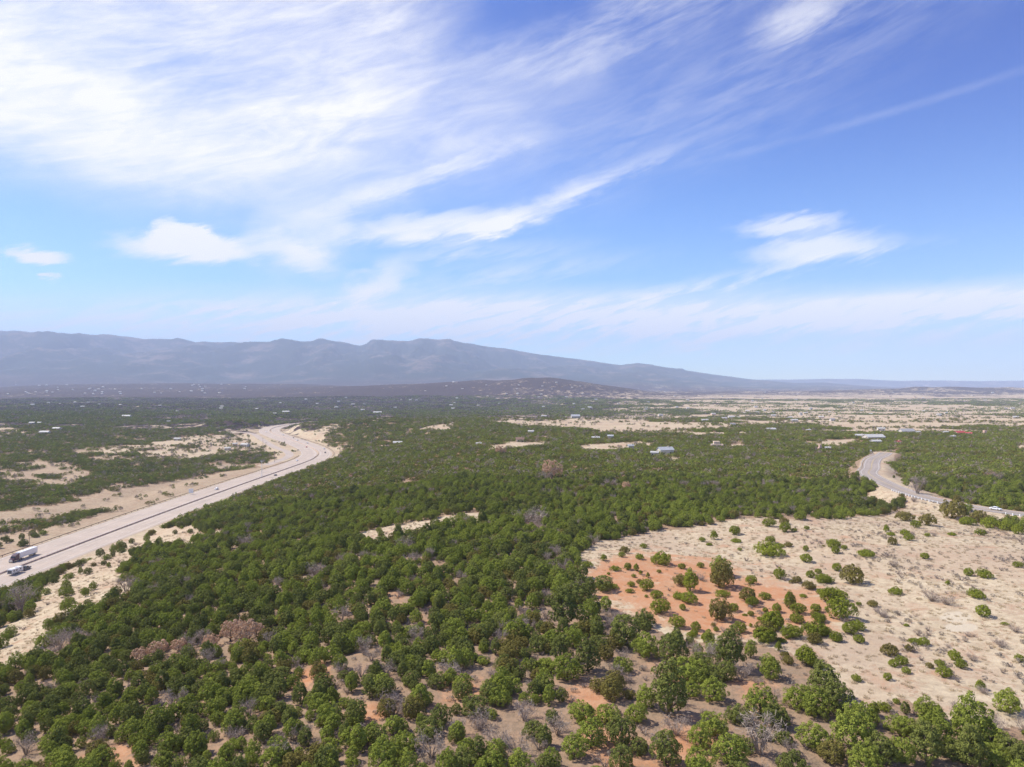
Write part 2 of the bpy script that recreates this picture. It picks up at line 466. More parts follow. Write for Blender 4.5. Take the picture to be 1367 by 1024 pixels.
def cover(x, y, z):
    """grass, red soil, bare pink soil and woodland density (0..1) for ground points."""
    px, py = to_px(x, y, z)
    wob = 1.0 * np.clip(py - 530, 2, 400) / 90.0
    jx = (fbm(x / 9, y / 9, 61, 3) - 0.5) * 9 * wob
    jy = (fbm(x / 9 + 50, y / 9, 62, 3) - 0.5) * 5 * wob
    qx = px + jx
    qy = py + jy
    front = (y > 30)
    clear = in_poly(qx, qy, CLEARING) & front
    red = np.zeros(px.shape)
    for i in range(9):
        ang = i * 2.4
        rad = (i / 8.0) ** 0.7
        red = red + in_poly(qx + 48 * rad * math.cos(ang), qy + 17 * rad * math.sin(ang), RED) / 9.0
    red = red * front
    grass = clear.astype(float)
    pink = np.zeros(px.shape, bool)
    for P in PINK:
        pink |= in_poly(qx, qy, P)
    pink &= front
    pinks = pink / 5.0
    for ox, oy in ((16, 0), (-16, 0), (0, 12), (0, -12)):
        for P in PINK:
            pinks = pinks + (in_poly(qx + ox, qy + oy, P) & front) / 5.0
    dens = 0.90 - 0.0 * px
    dens = dens * np.where(y < 450, 0.74 + 0.26 * sst(0.36, 0.50, fbm(x / 10, y / 10, 73, 3)), 1.0)
    mid = fbm(x / 55, y / 55, 71, 4)
    dens = dens * (0.70 + 0.30 * sst(0.30, 0.46, mid))
    # the near wood is more open
    dens = np.where((py > 790) & (px < 430), np.maximum(np.minimum(dens * 1.15, 0.98), 0.88), dens)
    dens = np.where(in_poly(px, py, LOWERRIGHT), 0.30, dens)
    strip = np.zeros(px.shape, bool)
    for P in STRIP:
        strip |= in_poly(qx, qy, P)
    strip &= front
    grass = np.maximum(grass, strip * 0.85)
    lg = np.zeros(px.shape, bool)
    for P in LEFTGRASS:
        lg |= in_poly(qx, qy, P)
    lg &= front & (x < -200)
    grass = np.maximum(grass, lg * 0.46)
    tan = np.zeros(px.shape, bool)
    for P in TAN:
        tan |= in_poly(px + jx, py + jy, P)
    tan &= front & (y > 500)
    grass = np.maximum(grass, tan * 0.95)
    # patchy meadows in the plain and the valley floor on the left
    patch = fbm(x / 170, y / 240, 81, 4)
    meadow = sst(0.0, 0.05, patch - np.where(px > 780, 0.49, 0.57) + 0.02 * sst(1000, 2000, y)) * (y > 750)
    meadow = meadow * sst(740, 900, y)
    leftopen = sst(0.635, 0.69, fbm(x / 38, y / 60, 83, 4)) * ((x < -285) & (y > 150) & (y < 1150))
    grass = np.maximum(grass, np.maximum(meadow * 0.8, leftopen * 0.46))
    dens = np.where(clear, 0.0, dens)
    dens = np.where(strip, 0.05, dens)
    dens = np.where(pink, np.where(px < 480, 0.62, np.where(px < 700, 0.22, 0.04)), dens)
    dens = np.where(lg, np.where(py > 640, 0.34, 0.62) * (0.3 + 2.0 * sst(0.48, 0.58, fbm(x / 30, y / 22, 85, 3))), dens)
    verge = in_poly(qx, qy, LEFTGRASS[0]) & front & (x < -200)
    dens = np.where(verge, 0.07, dens)
    row = (in_poly(qx, qy, ROW[0]) | in_poly(qx, qy, ROW[1])) & front & (x < -200)
    dens = np.where(row, 0.95, dens)
    plain_open = (0.40 * sst(560, 640, px) + 0.60 * sst(800, 900, px)) * sst(1100, 1400, y) * (1 - sst(5000, 6500, y))
    ripple = sst(0.36, 0.60, fbm(x / 330, y / 150, 95, 4))
    dens = dens * (1 - 0.85 * plain_open * (1 - 0.75 * ripple))
    grass = np.maximum(grass, plain_open * 0.8)
    tree_in_tan = np.where(px > 820, 0.34, 0.22)
    band = sst(0.50, 0.60, fbm(x / 260, y / 90, 91, 3))
    dens = np.where(tan, tree_in_tan * (0.3 + 2.2 * band), dens)
    dens = dens * (1 - 0.66 * meadow) * (1 - 0.66 * leftopen)
    dh = line_dist(x, y, HIGHWAY)
    df = line_dist(x, y, FRONTAGE)
    dr = line_dist(x, y, ROAD)
    dens = np.where((dh < 27) | (df < 9) | (dr < 9), 0, dens)
    shoulder = np.maximum(np.maximum(1 - sst(18, 34, dh), 1 - sst(5, 14, df)), 1 - sst(5, 10, dr))
    grass = np.maximum(grass, shoulder)
    return grass, red, np.clip(pinks, 0, 1), dens, px, py


# ------------------------------------------------------------------ materials
def material(name, color=(0.5, 0.5, 0.5), rough=0.8, metal=0.0, vary=0.0, scale=3.0, spec=0.3):
    m = bpy.data.materials.new(name)
    m.use_nodes = True
    k = NT(m.node_tree)
    b = k.n["Principled BSDF"]
    b.inputs["Roughness"].default_value = rough
    b.inputs["Metallic"].default_value = metal
    b.inputs["Specular IOR Level"].default_value = spec
    c = (*color, 1)
    if vary:
        tc = k.n.new("ShaderNodeTexCoord")
        f = k.noise(tc.outputs["Object"], scale, 5.0, 0.6)
        lo = tuple(v * (1 - vary) for v in color) + (1,)
        hi = tuple(min(1, v * (1 + vary)) for v in color) + (1,)
        k.l.new(k.mix(k.ss(f, 0.3, 0.7), lo, hi), b.inputs["Base Color"])
    else:
        b.inputs["Base Color"].default_value = c
    return m


def leaf_material(name, ca, cb, transl=0.08, rough=0.7):
    """Foliage: tone differs from tree to tree and from clump to clump."""
    m = bpy.data.materials.new(name)
    m.use_nodes = True
    k = NT(m.node_tree)
    k.n.clear()
    out = k.n.new("ShaderNodeOutputMaterial")
    oi = k.n.new("ShaderNodeObjectInfo")
    tc = k.n.new("ShaderNodeTexCoord")
    f = k.noise(tc.outputs["Object"], 1.1, 3.0, 0.6)
    g = k.noise(tc.outputs["Object"], 6.0, 2.0, 0.6)
    fac = k.m('ADD', k.m('MULTIPLY', oi.outputs["Random"], 0.55), k.m('MULTIPLY', k.ss(f, 0.3, 0.7), 0.45), clamp=True)
    col = k.mix(fac, (*ca, 1), (*cb, 1))
    col = k.mix(k.ss(g, 0.35, 0.75, 0.0, 0.35), col, tuple(v * 1.6 for v in cb) + (1,))
    # stands differ in vigour from place to place
    ge = k.n.new("ShaderNodeNewGeometry")
    h = k.noise(ge.outputs["Position"], 0.022, 4.0, 0.65)
    col = k.mix(k.ss(h, 0.45, 0.65, 0.0, 0.55), col, k.mix(1.0, col, (0.66, 0.66, 0.76, 1), 'MULTIPLY'))
    d = k.n.new("ShaderNodeBsdfDiffuse")
    k.l.new(col, d.inputs[0])
    t = k.n.new("ShaderNodeBsdfTranslucent")
    k.l.new(col, t.inputs[0])
    mx = k.n.new("ShaderNodeMixShader")
    mx.inputs[0].default_value = transl
    k.l.new(d.outputs[0], mx.inputs[1])
    k.l.new(t.outputs[0], mx.inputs[2])
    k.l.new(mx.outputs[0], out.inputs[0])
    return m


M = {}
M['deep'] = leaf_material("foliage_deep_green", (0.114, 0.130, 0.035), (0.205, 0.224, 0.055))
M['bright'] = leaf_material("foliage_bright_green", (0.178, 0.212, 0.036), (0.270, 0.305, 0.054))
M['olive'] = leaf_material("foliage_olive", (0.155, 0.138, 0.038), (0.238, 0.202, 0.056))
M['juniper'] = leaf_material("foliage_juniper", (0.165, 0.192, 0.026), (0.250, 0.280, 0.036))
M['russet'] = leaf_material("foliage_dead_russet", (0.46, 0.30, 0.19), (0.58, 0.39, 0.26), 0.15)
M['twig'] = leaf_material("twig_grey", (0.27, 0.215, 0.175), (0.40, 0.33, 0.275), 0.1)
M['sage'] = leaf_material("sage_grey", (0.24, 0.20, 0.16), (0.34, 0.29, 0.23), 0.1)
M['straw'] = leaf_material("dry_grass_straw", (0.42, 0.34, 0.22), (0.56, 0.46, 0.31), 0.2)
M['dormant'] = leaf_material("dormant_oak_scrub", (0.105, 0.070, 0.072), (0.165, 0.115, 0.112), 0.05)
M['bark'] = material("bark", (0.12, 0.095, 0.075), 0.9, vary=0.3, scale=5)
M['deadwood'] = material("dead_wood", (0.34, 0.30, 0.27), 0.9, vary=0.25, scale=6)
M['asphalt'] = None
M['limewash'] = material("off_white_render", (0.56, 0.52, 0.46), 0.9, vary=0.08, scale=0.6)
M['white'] = material("white_paint", (0.78, 0.78, 0.77), 0.35, vary=0.05, scale=2, spec=0.5)
M['chalk'] = material("white_roof_coating", (0.48, 0.47, 0.44), 0.6, vary=0.08, scale=0.6)
M['adobe'] = material("tan_stucco", (0.62, 0.48, 0.36), 0.9, vary=0.10, scale=0.7)
M['pinkstucco'] = material("pink_stucco", (0.60, 0.40, 0.33), 0.9, vary=0.10, scale=0.7)
M['paleroof'] = material("pale_metal_roof", (0.40, 0.41, 0.42), 0.75, 0.0, vary=0.08, scale=0.8, spec=0.5)
M['redroof'] = material("red_metal_roof", (0.46, 0.09, 0.08), 0.5, vary=0.15, scale=0.8)
M['brownroof'] = material("brown_shingle_roof", (0.24, 0.15, 0.11), 0.9, vary=0.2, scale=1.0)
M['greyroof'] = material("grey_shingle_roof", (0.33, 0.32, 0.32), 0.9, vary=0.2, scale=1.0)
M['glass'] = material("dark_glass", (0.03, 0.035, 0.04), 0.08, spec=0.6)
M['rubber'] = material("tyre_rubber", (0.025, 0.025, 0.025), 0.85)
M['darkpaint'] = material("dark_maroon_paint", (0.07, 0.025, 0.045), 0.3, spec=0.5)
M['greypaint'] = material("dark_grey_paint", (0.09, 0.09, 0.10), 0.3, spec=0.5)
M['redpaint'] = material("red_car_paint", (0.40, 0.03, 0.03), 0.3, spec=0.5)
M['silver'] = material("silver_paint", (0.50, 0.51, 0.53), 0.3, 0.2, spec=0.5)
M['chrome'] = material("bright_metal", (0.6, 0.6, 0.6), 0.3, 0.9)
M['steel'] = material("galvanised_steel", (0.50, 0.50, 0.50), 0.5, 0.4, vary=0.15, scale=2)
M['rust'] = material("weathered_steel", (0.17, 0.115, 0.095), 0.85, vary=0.25, scale=0.8)
M['barrier'] = material("stained_concrete", (0.50, 0.37, 0.30), 0.95, vary=0.3, scale=0.5)
M['wood'] = material("pole_wood", (0.22, 0.16, 0.12), 0.9, vary=0.25, scale=3)
M['lamp'] = material("lamp_glass", (0.7, 0.72, 0.75), 0.2, spec=0.5)
M['red'] = material("red_lamp_plastic", (0.35, 0.02, 0.02), 0.3)


def asphalt(name, base, dark):
    m = bpy.data.materials.new(name)
    m.use_nodes = True
    k = NT(m.node_tree)
    b = k.n["Principled BSDF"]
    g = k.n.new("ShaderNodeNewGeometry")
    uv = k.n.new("ShaderNodeUVMap")
    uv.uv_map = "lane"
    sp = k.n.new("ShaderNodeSeparateXYZ")
    k.l.new(uv.outputs[0], sp.inputs[0])
    # tyre paths run along the lanes; u is metres across, v metres along
    wear = k.noise(k.xyz(k.m('MULTIPLY', sp.outputs[0], 0.9), k.m('MULTIPLY', sp.outputs[1], 0.012), 0), 1.0, 3.0, 0.6)
    blot = k.noise(g.outputs["Position"], 0.07, 5.0, 0.65)
    c = k.mix(k.ss(wear, 0.35, 0.65), (*base, 1), (*dark, 1))
    c = k.mix(k.ss(blot, 0.35, 0.75, 0.0, 0.5), c, tuple(v * 1.18 for v in base) + (1,))
    k.l.new(c, b.inputs["Base Color"])
    b.inputs["Roughness"].default_value = 0.9
    b.inputs["Specular IOR Level"].default_value = 0.15
    return m


M['highway'] = asphalt("sun_bleached_concrete", (0.46, 0.378, 0.305), (0.37, 0.310, 0.258))
M['asphalt'] = asphalt("worn_asphalt", (0.34, 0.290, 0.250), (0.27, 0.232, 0.205))
M['oldroad'] = asphalt("dusty_asphalt", (0.42, 0.35, 0.29), (0.38, 0.32, 0.27))
M['marking'] = material("road_marking_paint", (0.62, 0.60, 0.56), 0.7, vary=0.2, scale=0.6)
M['yellowmarking'] = material("yellow_road_paint", (0.52, 0.38, 0.12), 0.7, vary=0.2, scale=0.6)


def ground_material():
    m = bpy.data.materials.new("ground_soil_and_grass")
    m.use_nodes = True
    k = NT(m.node_tree)
    b = k.n["Principled BSDF"]
    b.inputs["Roughness"].default_value = 1.0
    b.inputs["Specular IOR Level"].default_value = 0.05
    at = k.n.new("ShaderNodeAttribute")
    at.attribute_name = "cover"
    sp = k.n.new("ShaderNodeSeparateColor")
    k.l.new(at.outputs["Color"], sp.inputs[0])
    grass, red, wood = sp.outputs
    at2 = k.n.new("ShaderNodeAttribute")
    at2.attribute_name = "cover_more"
    sp2 = k.n.new("ShaderNodeSeparateColor")
    k.l.new(at2.outputs["Color"], sp2.inputs[0])
    pale, farw, mount = sp2.outputs
    g = k.n.new("ShaderNodeNewGeometry")
    P = g.outputs["Position"]
    n1 = k.noise(P, 0.9, 6.0, 0.7)
    n2 = k.noise(P, 0.10, 6.0, 0.65)
    n3 = k.noise(P, 0.32, 6.0, 0.7, 0.5)
    n4 = k.noise(P, 3.0, 3.0, 0.7)
    litter = k.mix(k.ss(n2, 0.35, 0.65), (0.34, 0.225, 0.145, 1), (0.28, 0.205, 0.138, 1))
    litter = k.mix(k.ss(n1, 0.42, 0.68, 0.0, 0.75), litter, (0.185, 0.138, 0.095, 1))
    dry = k.mix(k.ss(n3, 0.36, 0.64), (0.54, 0.45, 0.31, 1), (0.40, 0.32, 0.215, 1))
    n5 = k.noise(P, 0.022, 5.0, 0.6)
    dry = k.mix(k.ss(n5, 0.45, 0.62, 0.0, 0.75), dry, (0.42, 0.32, 0.225, 1))
    dry = k.mix(k.ss(n2, 0.50, 0.68, 0.0, 0.65), dry, (0.40, 0.26, 0.175, 1))
    dry = k.mix(k.ss(n1, 0.50, 0.72, 0.0, 0.55), dry, (0.27, 0.20, 0.145, 1))
    dry = k.mix(k.ss(n4, 0.56, 0.72, 0.0, 0.45), dry, (0.55, 0.46, 0.335, 1))
    clay = k.mix(k.ss(n3, 0.3, 0.7), (0.43, 0.180, 0.080, 1), (0.46, 0.275, 0.165, 1))
    clay = k.mix(k.ss(n1, 0.5, 0.75, 0.0, 0.5), clay, (0.50, 0.38, 0.27, 1))
    # rills cut by rain, reddish where the soil shows
    rl = k.m('ABSOLUTE', k.m('SUBTRACT', k.noise(P, 0.06, 5.0, 0.65, 0.6), 0.5))
    dry = k.mix(k.ss(rl, 0.012, 0.002, 0.0, 0.55), dry, (0.33, 0.20, 0.125, 1))
    edge = k.m('MULTIPLY', k.m('SUBTRACT', n3, 0.5), 0.9)
    gm = k.ss(k.m('ADD', grass, edge), 0.25, 0.65)
    col = k.mix(gm, litter, dry)
    rm = k.ss(k.m('ADD', red, k.m('MULTIPLY', k.m('SUBTRACT', k.m('ADD', n2, n3), 1.0), 1.9)), 0.18, 0.90)
    col = k.mix(k.m('MULTIPLY', rm, 0.96), col, clay)
    pm = k.ss(k.m('ADD', pale, edge), 0.3, 0.7)
    col = k.mix(pm, col, (0.50, 0.43, 0.32, 1))
    # distant trees too small to stand singly: dots of dark scrub on the soil
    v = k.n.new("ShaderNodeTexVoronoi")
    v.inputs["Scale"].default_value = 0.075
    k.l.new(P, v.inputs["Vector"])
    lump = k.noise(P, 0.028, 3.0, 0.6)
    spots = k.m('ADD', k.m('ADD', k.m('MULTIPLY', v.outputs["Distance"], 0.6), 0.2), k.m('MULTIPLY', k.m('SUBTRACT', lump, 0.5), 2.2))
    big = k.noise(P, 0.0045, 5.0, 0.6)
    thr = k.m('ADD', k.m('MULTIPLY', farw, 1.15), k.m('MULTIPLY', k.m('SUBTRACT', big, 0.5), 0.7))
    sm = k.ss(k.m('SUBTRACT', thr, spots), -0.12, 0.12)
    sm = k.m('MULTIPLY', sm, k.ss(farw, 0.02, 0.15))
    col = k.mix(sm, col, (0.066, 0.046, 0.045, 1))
    # mountain forest with bare rock bands
    rock = k.noise(P, 0.0016, 8.0, 0.62)
    fine = k.noise(P, 0.012, 5.0, 0.7)
    mt = k.mix(k.ss(k.m('ADD', rock, k.m('MULTIPLY', k.m('SUBTRACT', fine, 0.5), 0.5)), 0.50, 0.66), (0.040, 0.046, 0.036, 1), (0.165, 0.125, 0.10, 1))
    col = k.mix(mount, col, mt)
    k.l.new(col, b.inputs["Base Color"])
    bp = k.n.new("ShaderNodeBump")
    bp.inputs["Strength"].default_value = 0.5
    bp.inputs["Distance"].default_value = 0.35
    k.l.new(k.m('ADD', n1, k.m('MULTIPLY', n4, 0.35)), bp.inputs["Height"])
    k.l.new(bp.outputs[0], b.inputs["Normal"])
    return m


M['ground'] = ground_material()


# ------------------------------------------------------------------ mesh helpers
def np_mesh(name, V, Fa, mats, mi=None, smooth=False, uv=None):
    """V (n,3); Fa list of (k,q) index arrays with q = 3 or 4."""
    me = bpy.data.meshes.new(name)
    V = np.asarray(V, np.float32)
    me.vertices.add(len(V))
    me.vertices.foreach_set("co", V.ravel())
    Fa = [np.asarray(f, np.int32) for f in Fa if len(f)]
    loops = np.concatenate([f.ravel() for f in Fa])
    tot = np.concatenate([np.full(len(f), f.shape[1], np.int32) for f in Fa])
    start = np.concatenate([[0], np.cumsum(tot)[:-1]]).astype(np.int32)
    me.loops.add(len(loops))
    me.loops.foreach_set("vertex_index", loops)
    me.polygons.add(len(tot))
    me.polygons.foreach_set("loop_start", start)
    me.polygons.foreach_set("loop_total", tot)
    if mi is not None:
        me.polygons.foreach_set("material_index", np.asarray(mi, np.int32))
    me.polygons.foreach_set("use_smooth", np.full(len(tot), smooth, bool))
    for m in mats:
        me.materials.append(m)
    if uv is not None:
        l = me.uv_layers.new(name="lane")
        l.data.foreach_set("uv", np.asarray(uv, np.float32)[loops].ravel())
    me.update(calc_edges=True)
    me.validate()
    return me


def link(name, me, parent=None):
    o = bpy.data.objects.new(name, me)
    COL.objects.link(o)
    if parent is not None:
        o.parent = parent
    return o


def tag(o, label=None, cat=None, group=None, kind=None):
    if label:
        o["label"] = label
    if cat:
        o["category"] = cat
    if group:
        o["group"] = group
    if kind:
        o["kind"] = kind
    return o


def root(name, loc, rz=0.0, sc=(1, 1, 1)):
    o = bpy.data.objects.new(name, None)
    o.empty_display_size = 0.5
    o.location = loc
    o.rotation_euler = (0, 0, rz)
    o.scale = sc
    COL.objects.link(o)
    return o


class MB:
    """Collects boxes, prisms, tubes into one mesh."""
    def __init__(self):
        self.v = []
        self.q = []
        self.t = []
        self.n = 0

    def add(self, V, quads=(), tris=()):
        b = self.n
        self.v.append(np.asarray(V, float).reshape(-1, 3))
        if len(quads):
            self.q.append(np.asarray(quads, int) + b)
        if len(tris):
            self.t.append(np.asarray(tris, int) + b)
        self.n += len(self.v[-1])
        return self

    def box(self, x0, x1, y0, y1, z0, z1, bev=0.0):
        if bev > 0:
            e = bev
            # chamfered along the four upright corners and the top edge
            ring = [(x0 + e, y0), (x1 - e, y0), (x1, y0 + e), (x1, y1 - e), (x1 - e, y1), (x0 + e, y1), (x0, y1 - e), (x0, y0 + e)]
            cx, cy = (x0 + x1) / 2, (y0 + y1) / 2
            kx = 1 - 2 * e / (x1 - x0)
            ky = 1 - 2 * e / (y1 - y0)
            top = [(cx + (a - cx) * kx, cy + (b - cy) * ky) for a, b in ring]
            V = [(a, b, z0) for a, b in ring] + [(a, b, z1 - e) for a, b in ring] + [(a, b, z1) for a, b in top]
            Q = [(i + 8 * k, (i + 1) % 8 + 8 * k, (i + 1) % 8 + 8 * (k + 1), i + 8 * (k + 1)) for k in (0, 1) for i in range(8)]
            V += [(cx, cy, z1), (cx, cy, z0)]
            T = [(16 + i, 16 + (i + 1) % 8, 24) for i in range(8)] + [((i + 1) % 8, i, 25) for i in range(8)]
            return self.add(V, Q, T)
        V = [(x0, y0, z0), (x1, y0, z0), (x1, y1, z0), (x0, y1, z0), (x0, y0, z1), (x1, y0, z1), (x1, y1, z1), (x0, y1, z1)]
        return self.add(V, [(0, 3, 2, 1), (4, 5, 6, 7), (0, 1, 5, 4), (1, 2, 6, 5), (2, 3, 7, 6), (3, 0, 4, 7)])

    def prism(self, prof, w0, w1, axis='x', taper=0.0):
        """Side outline prof [(a, z)] pushed along x from w0 to w1; a runs along y. taper pulls in the higher points."""
        n = len(prof)
        zs = [p[1] for p in prof]
        lo, hi = min(zs), max(zs)
        V = []
        for w in (w0, w1):
            for a, z in prof:
                f = 1 - taper * (z - lo) / (hi - lo)
                V.append((w * f, a, z))
        c0 = len(V)
        cy = sum(p[0] for p in prof) / n
        cz = sum(zs) / n
        V += [(w0, cy, cz), (w1, cy, cz)]
        Q = [(i, (i + 1) % n, n + (i + 1) % n, n + i) for i in range(n)]
        T = [((i + 1) % n, i, c0) for i in range(n)] + [(n + i, n + (i + 1) % n, c0 + 1) for i in range(n)]
        return self.add(V, Q, T)

    def tube(self, pts, rad, sides=6, cap=True):
        P = np.array(pts, float)
        R = np.array(rad, float)
        n = len(P)
        V = []
        for i in range(n):
            d = P[min(i + 1, n - 1)] - P[max(i - 1, 0)]
            d = d / (np.linalg.norm(d) + 1e-9)
            h = np.array((0, 0, 1.0)) if abs(d[2]) < 0.9 else np.array((1.0, 0, 0))
            a = np.cross(d, h)
            a /= np.linalg.norm(a)
            b = np.cross(d, a)
            for s in range(sides):
                t = 2 * math.pi * s / sides
                V.append(P[i] + (a * math.cos(t) + b * math.sin(t)) * R[i])
        Q = [(i * sides + s, i * sides + (s + 1) % sides, (i + 1) * sides + (s + 1) % sides, (i + 1) * sides + s) for i in range(n - 1) for s in range(sides)]
        T = []
        if cap:
            V += [P[0], P[-1]]
            k = n * sides
            T = [((s + 1) % sides, s, k) for s in range(sides)] + [((n - 1) * sides + s, (n - 1) * sides + (s + 1) % sides, k + 1) for s in range(sides)]
        return self.add(V, Q, T)

    def wheel(self, x, y, z, r, w, sides=14):
        return self.tube([(x - w / 2, y, z), (x - w / 2 + 0.03, y, z), (x + w / 2 - 0.03, y, z), (x + w / 2, y, z)], [r * 0.9, r, r, r * 0.9], sides)

    def arrays(self):
        V = np.concatenate(self.v)
        fs = []
        if self.q:
            fs.append(np.concatenate(self.q))
        if self.t:
            fs.append(np.concatenate(self.t))
        return V, fs

    def mesh(self, name, mat, smooth=False):
        V, fs = self.arrays()
        return np_mesh(name, V, fs, [mat], smooth=smooth)

    def build(self, name, mat, parent=None, smooth=False):
        return link(name, self.mesh(name, mat, smooth), parent)


def ribbon(L, offs, z):
    """Strip along polyline L between side offsets offs[0]..offs[-1] (right is positive)."""
    d = np.gradient(L, axis=0)
    d /= np.linalg.norm(d, axis=1)[:, None]
    nrm = np.stack([d[:, 1], -d[:, 0]], 1)
    s = np.concatenate([[0], np.cumsum(np.hypot(*np.diff(L, axis=0).T))])
    V = []
    UV = []
    k = len(offs)
    for i in range(len(L)):
        for o in offs:
            p = L[i] + nrm[i] * o
            V.append((p[0], p[1], z))
            UV.append((o, s[i]))
    Q = [(i * k + j, i * k + j + 1, (i + 1) * k + j + 1, (i + 1) * k + j) for i in range(len(L) - 1) for j in range(k - 1)]
    return np.array(V), np.array(Q), np.array(UV)


def resample(L, step):
    s = np.concatenate([[0], np.cumsum(np.hypot(*np.diff(L, axis=0).T))])
    t = np.arange(0, s[-1], step)
    return np.stack([np.interp(t, s, L[:, 0]), np.interp(t, s, L[:, 1])], 1)


def offset_line(L, o):
    d = np.gradient(L, axis=0)
    d /= np.linalg.norm(d, axis=1)[:, None]
    return L + np.stack([d[:, 1], -d[:, 0]], 1) * o


# ------------------------------------------------------------------ ground
def build_ground():
    a_front = np.radians(np.arange(-47, 47.01, 0.2))
    a_back = np.radians(np.arange(50, 310.1, 4.0))
    ang = np.concatenate([a_front, a_back])
    nA = len(ang)
    rr = [12.0]
    while rr[-1] < 45000:
        rr.append(rr[-1] * (1.009 if rr[-1] < 9000 else 1.014))
    rr = np.array(rr)
    A, R = np.meshgrid(ang, rr)
    x = (R * np.sin(A)).ravel()
    y = (R * np.cos(A)).ravel()
    z = height(x, y)
    V = np.stack([x, y, z], 1)
    i = np.arange(len(rr) - 1)[:, None] * nA
    j = np.arange(nA)[None, :]
    j2 = (j + 1) % nA
    Q = np.stack([(i + j).ravel(), (i + j2).ravel(), (i + nA + j2).ravel(), (i + nA + j).ravel()], 1)
    V = np.concatenate([V, [[0, 0, float(height(np.array([0.0]), np.array([0.0]))[0])]]])
    T = np.stack([np.full(nA, len(V) - 1), np.arange(nA) + 0, (np.arange(nA) + 1) % nA], 1)[:, ::-1]
    me = np_mesh("ground", V, [Q[:, ::-1], T[:, ::-1]], [M['ground']], smooth=True)
    g, r, p, dens, px, py = cover(x, y, z)
    g = np.maximum(g, p * 0.35)
    r = np.maximum(r, p * 0.72)
    pale = np.zeros(px.shape)
    for (cx, cy, ax, ay) in ((1277, 824, 26, 8.5), (1283, 838, 27, 8)):
        pale = np.maximum(pale, 1.2 - ((px - cx) / ax) ** 2 - ((py - cy) / ay) ** 2)
    for (bx, by, sx, sy) in ((-590, 1485, 70, 34), (-525, 1505, 34, 34), (-405, 1318, 44, 60)):
        pale = np.maximum(pale, 0.45 * (np.exp(-((x - bx) / sx) ** 2 - ((y - by) / sy) ** 2) > 0.35))
    pale = np.clip(pale, 0, 1) * (y > 0)
    far = sst(900, 1700, y)
    farw = far * np.clip(dens + (1 - sst(790, 1010, px)) * 0.62 * (1 - dens), 0, 1)
    # the open plain on the right carries less scrub
    openr = np.clip((px - 620) / 260, 0, 1) * np.clip((4800 - y) / 1500, 0, 1)
    farw = farw * (1 - 0.45 * openr)
    farw = np.maximum(farw, 0.72 * sst(4600, 5600, y) * (0.75 + 0.5 * (fbm(x / 900, y / 700, 99, 3) - 0.5)))
    g = np.where(y > 2600, np.maximum(g, 0.55), g)
    mount = sst(8800, 10500, y) * np.clip((1260 - px) / 260, 0, 1)
    mount = mount * (y > 0)
    for nm, (c0, c1, c2) in (("cover", (g, r, dens)), ("cover_more", (pale, farw, mount))):
        at = me.attributes.new(nm, 'FLOAT_COLOR', 'POINT')
        C = np.zeros((len(V), 4), np.float32)
        C[:-1, 0] = c0
        C[:-1, 1] = c1
        C[:-1, 2] = c2
        C[:, 3] = 1
        at.data.foreach_set("color", C.ravel())
    tag(link("ground", me), kind="structure")


build_ground()

# ------------------------------------------------------------------ roads
def build_roads():
    H = resample(HIGHWAY, 6.0)
    for a, b in ((-21.5, -1.2), (1.2, 17.5)):
        V, Q, U = ribbon(H, np.linspace(a, b, 5), HZ + 0.10)
        tag(link("highway", np_mesh("highway", V, [Q], [M['highway']], uv=U)), kind="structure")
    Vs, Qs = [], []
    n = 0
    for o, dash in ((-20.0, 0), (-16.2, 1), (-11.5, 1), (-3.4, 0), (3.2, 0), (7.0, 1), (10.8, 1), (14.6, 0)):
        L = offset_line(H, o)
        if dash:
            L2 = resample(L, 3.0)
            for i in range(0, len(L2) - 2, 4):
                V, Q, U = ribbon(L2[i:i + 2], (-0.10, 0.10), HZ + 0.125)
                Vs.append(V); Qs.append(Q + n); n += len(V)
        else:
            V, Q, U = ribbon(L, (-0.12, 0.12), HZ + 0.125)
            Vs.append(V); Qs.append(Q + n); n += len(V)
    tag(link("road_marking", np_mesh("road_marking", np.concatenate(Vs), [np.concatenate(Qs)], [M['marking']])), kind="structure")
    V, Q, U = ribbon(resample(FRONTAGE, 6), np.linspace(-5, 5, 4), HZ + 0.36)
    tag(link("frontage_road", np_mesh("frontage_road", V, [Q], [M['oldroad']], uv=U)), kind="structure")
    R = resample(ROAD, 3.0)
    V, Q, U = ribbon(R, np.linspace(-5.3, 5.3, 5), RZ + 0.10)
    tag(link("road", np_mesh("road", V, [Q], [M['asphalt']], uv=U)), kind="structure")
    Vs, Qs = [], []
    n = 0
    for o in (-4.3, 4.3):
        V, Q, U = ribbon(offset_line(R, o), (-0.09, 0.09), RZ + 0.125)
        Vs.append(V); Qs.append(Q + n); n += len(V)
    tag(link("road_marking", np_mesh("road_marking", np.concatenate(Vs), [np.concatenate(Qs)], [M['marking']])), kind="structure")
    Vs, Qs = [], []
    n = 0
    for o in (-0.17, 0.17):
        V, Q, U = ribbon(offset_line(R, o), (-0.07, 0.07), RZ + 0.125)
        Vs.append(V); Qs.append(Q + n); n += len(V)
    tag(link("road_marking", np_mesh("road_marking", np.concatenate(Vs), [np.concatenate(Qs)], [M['yellowmarking']])), kind="structure")


build_roads()


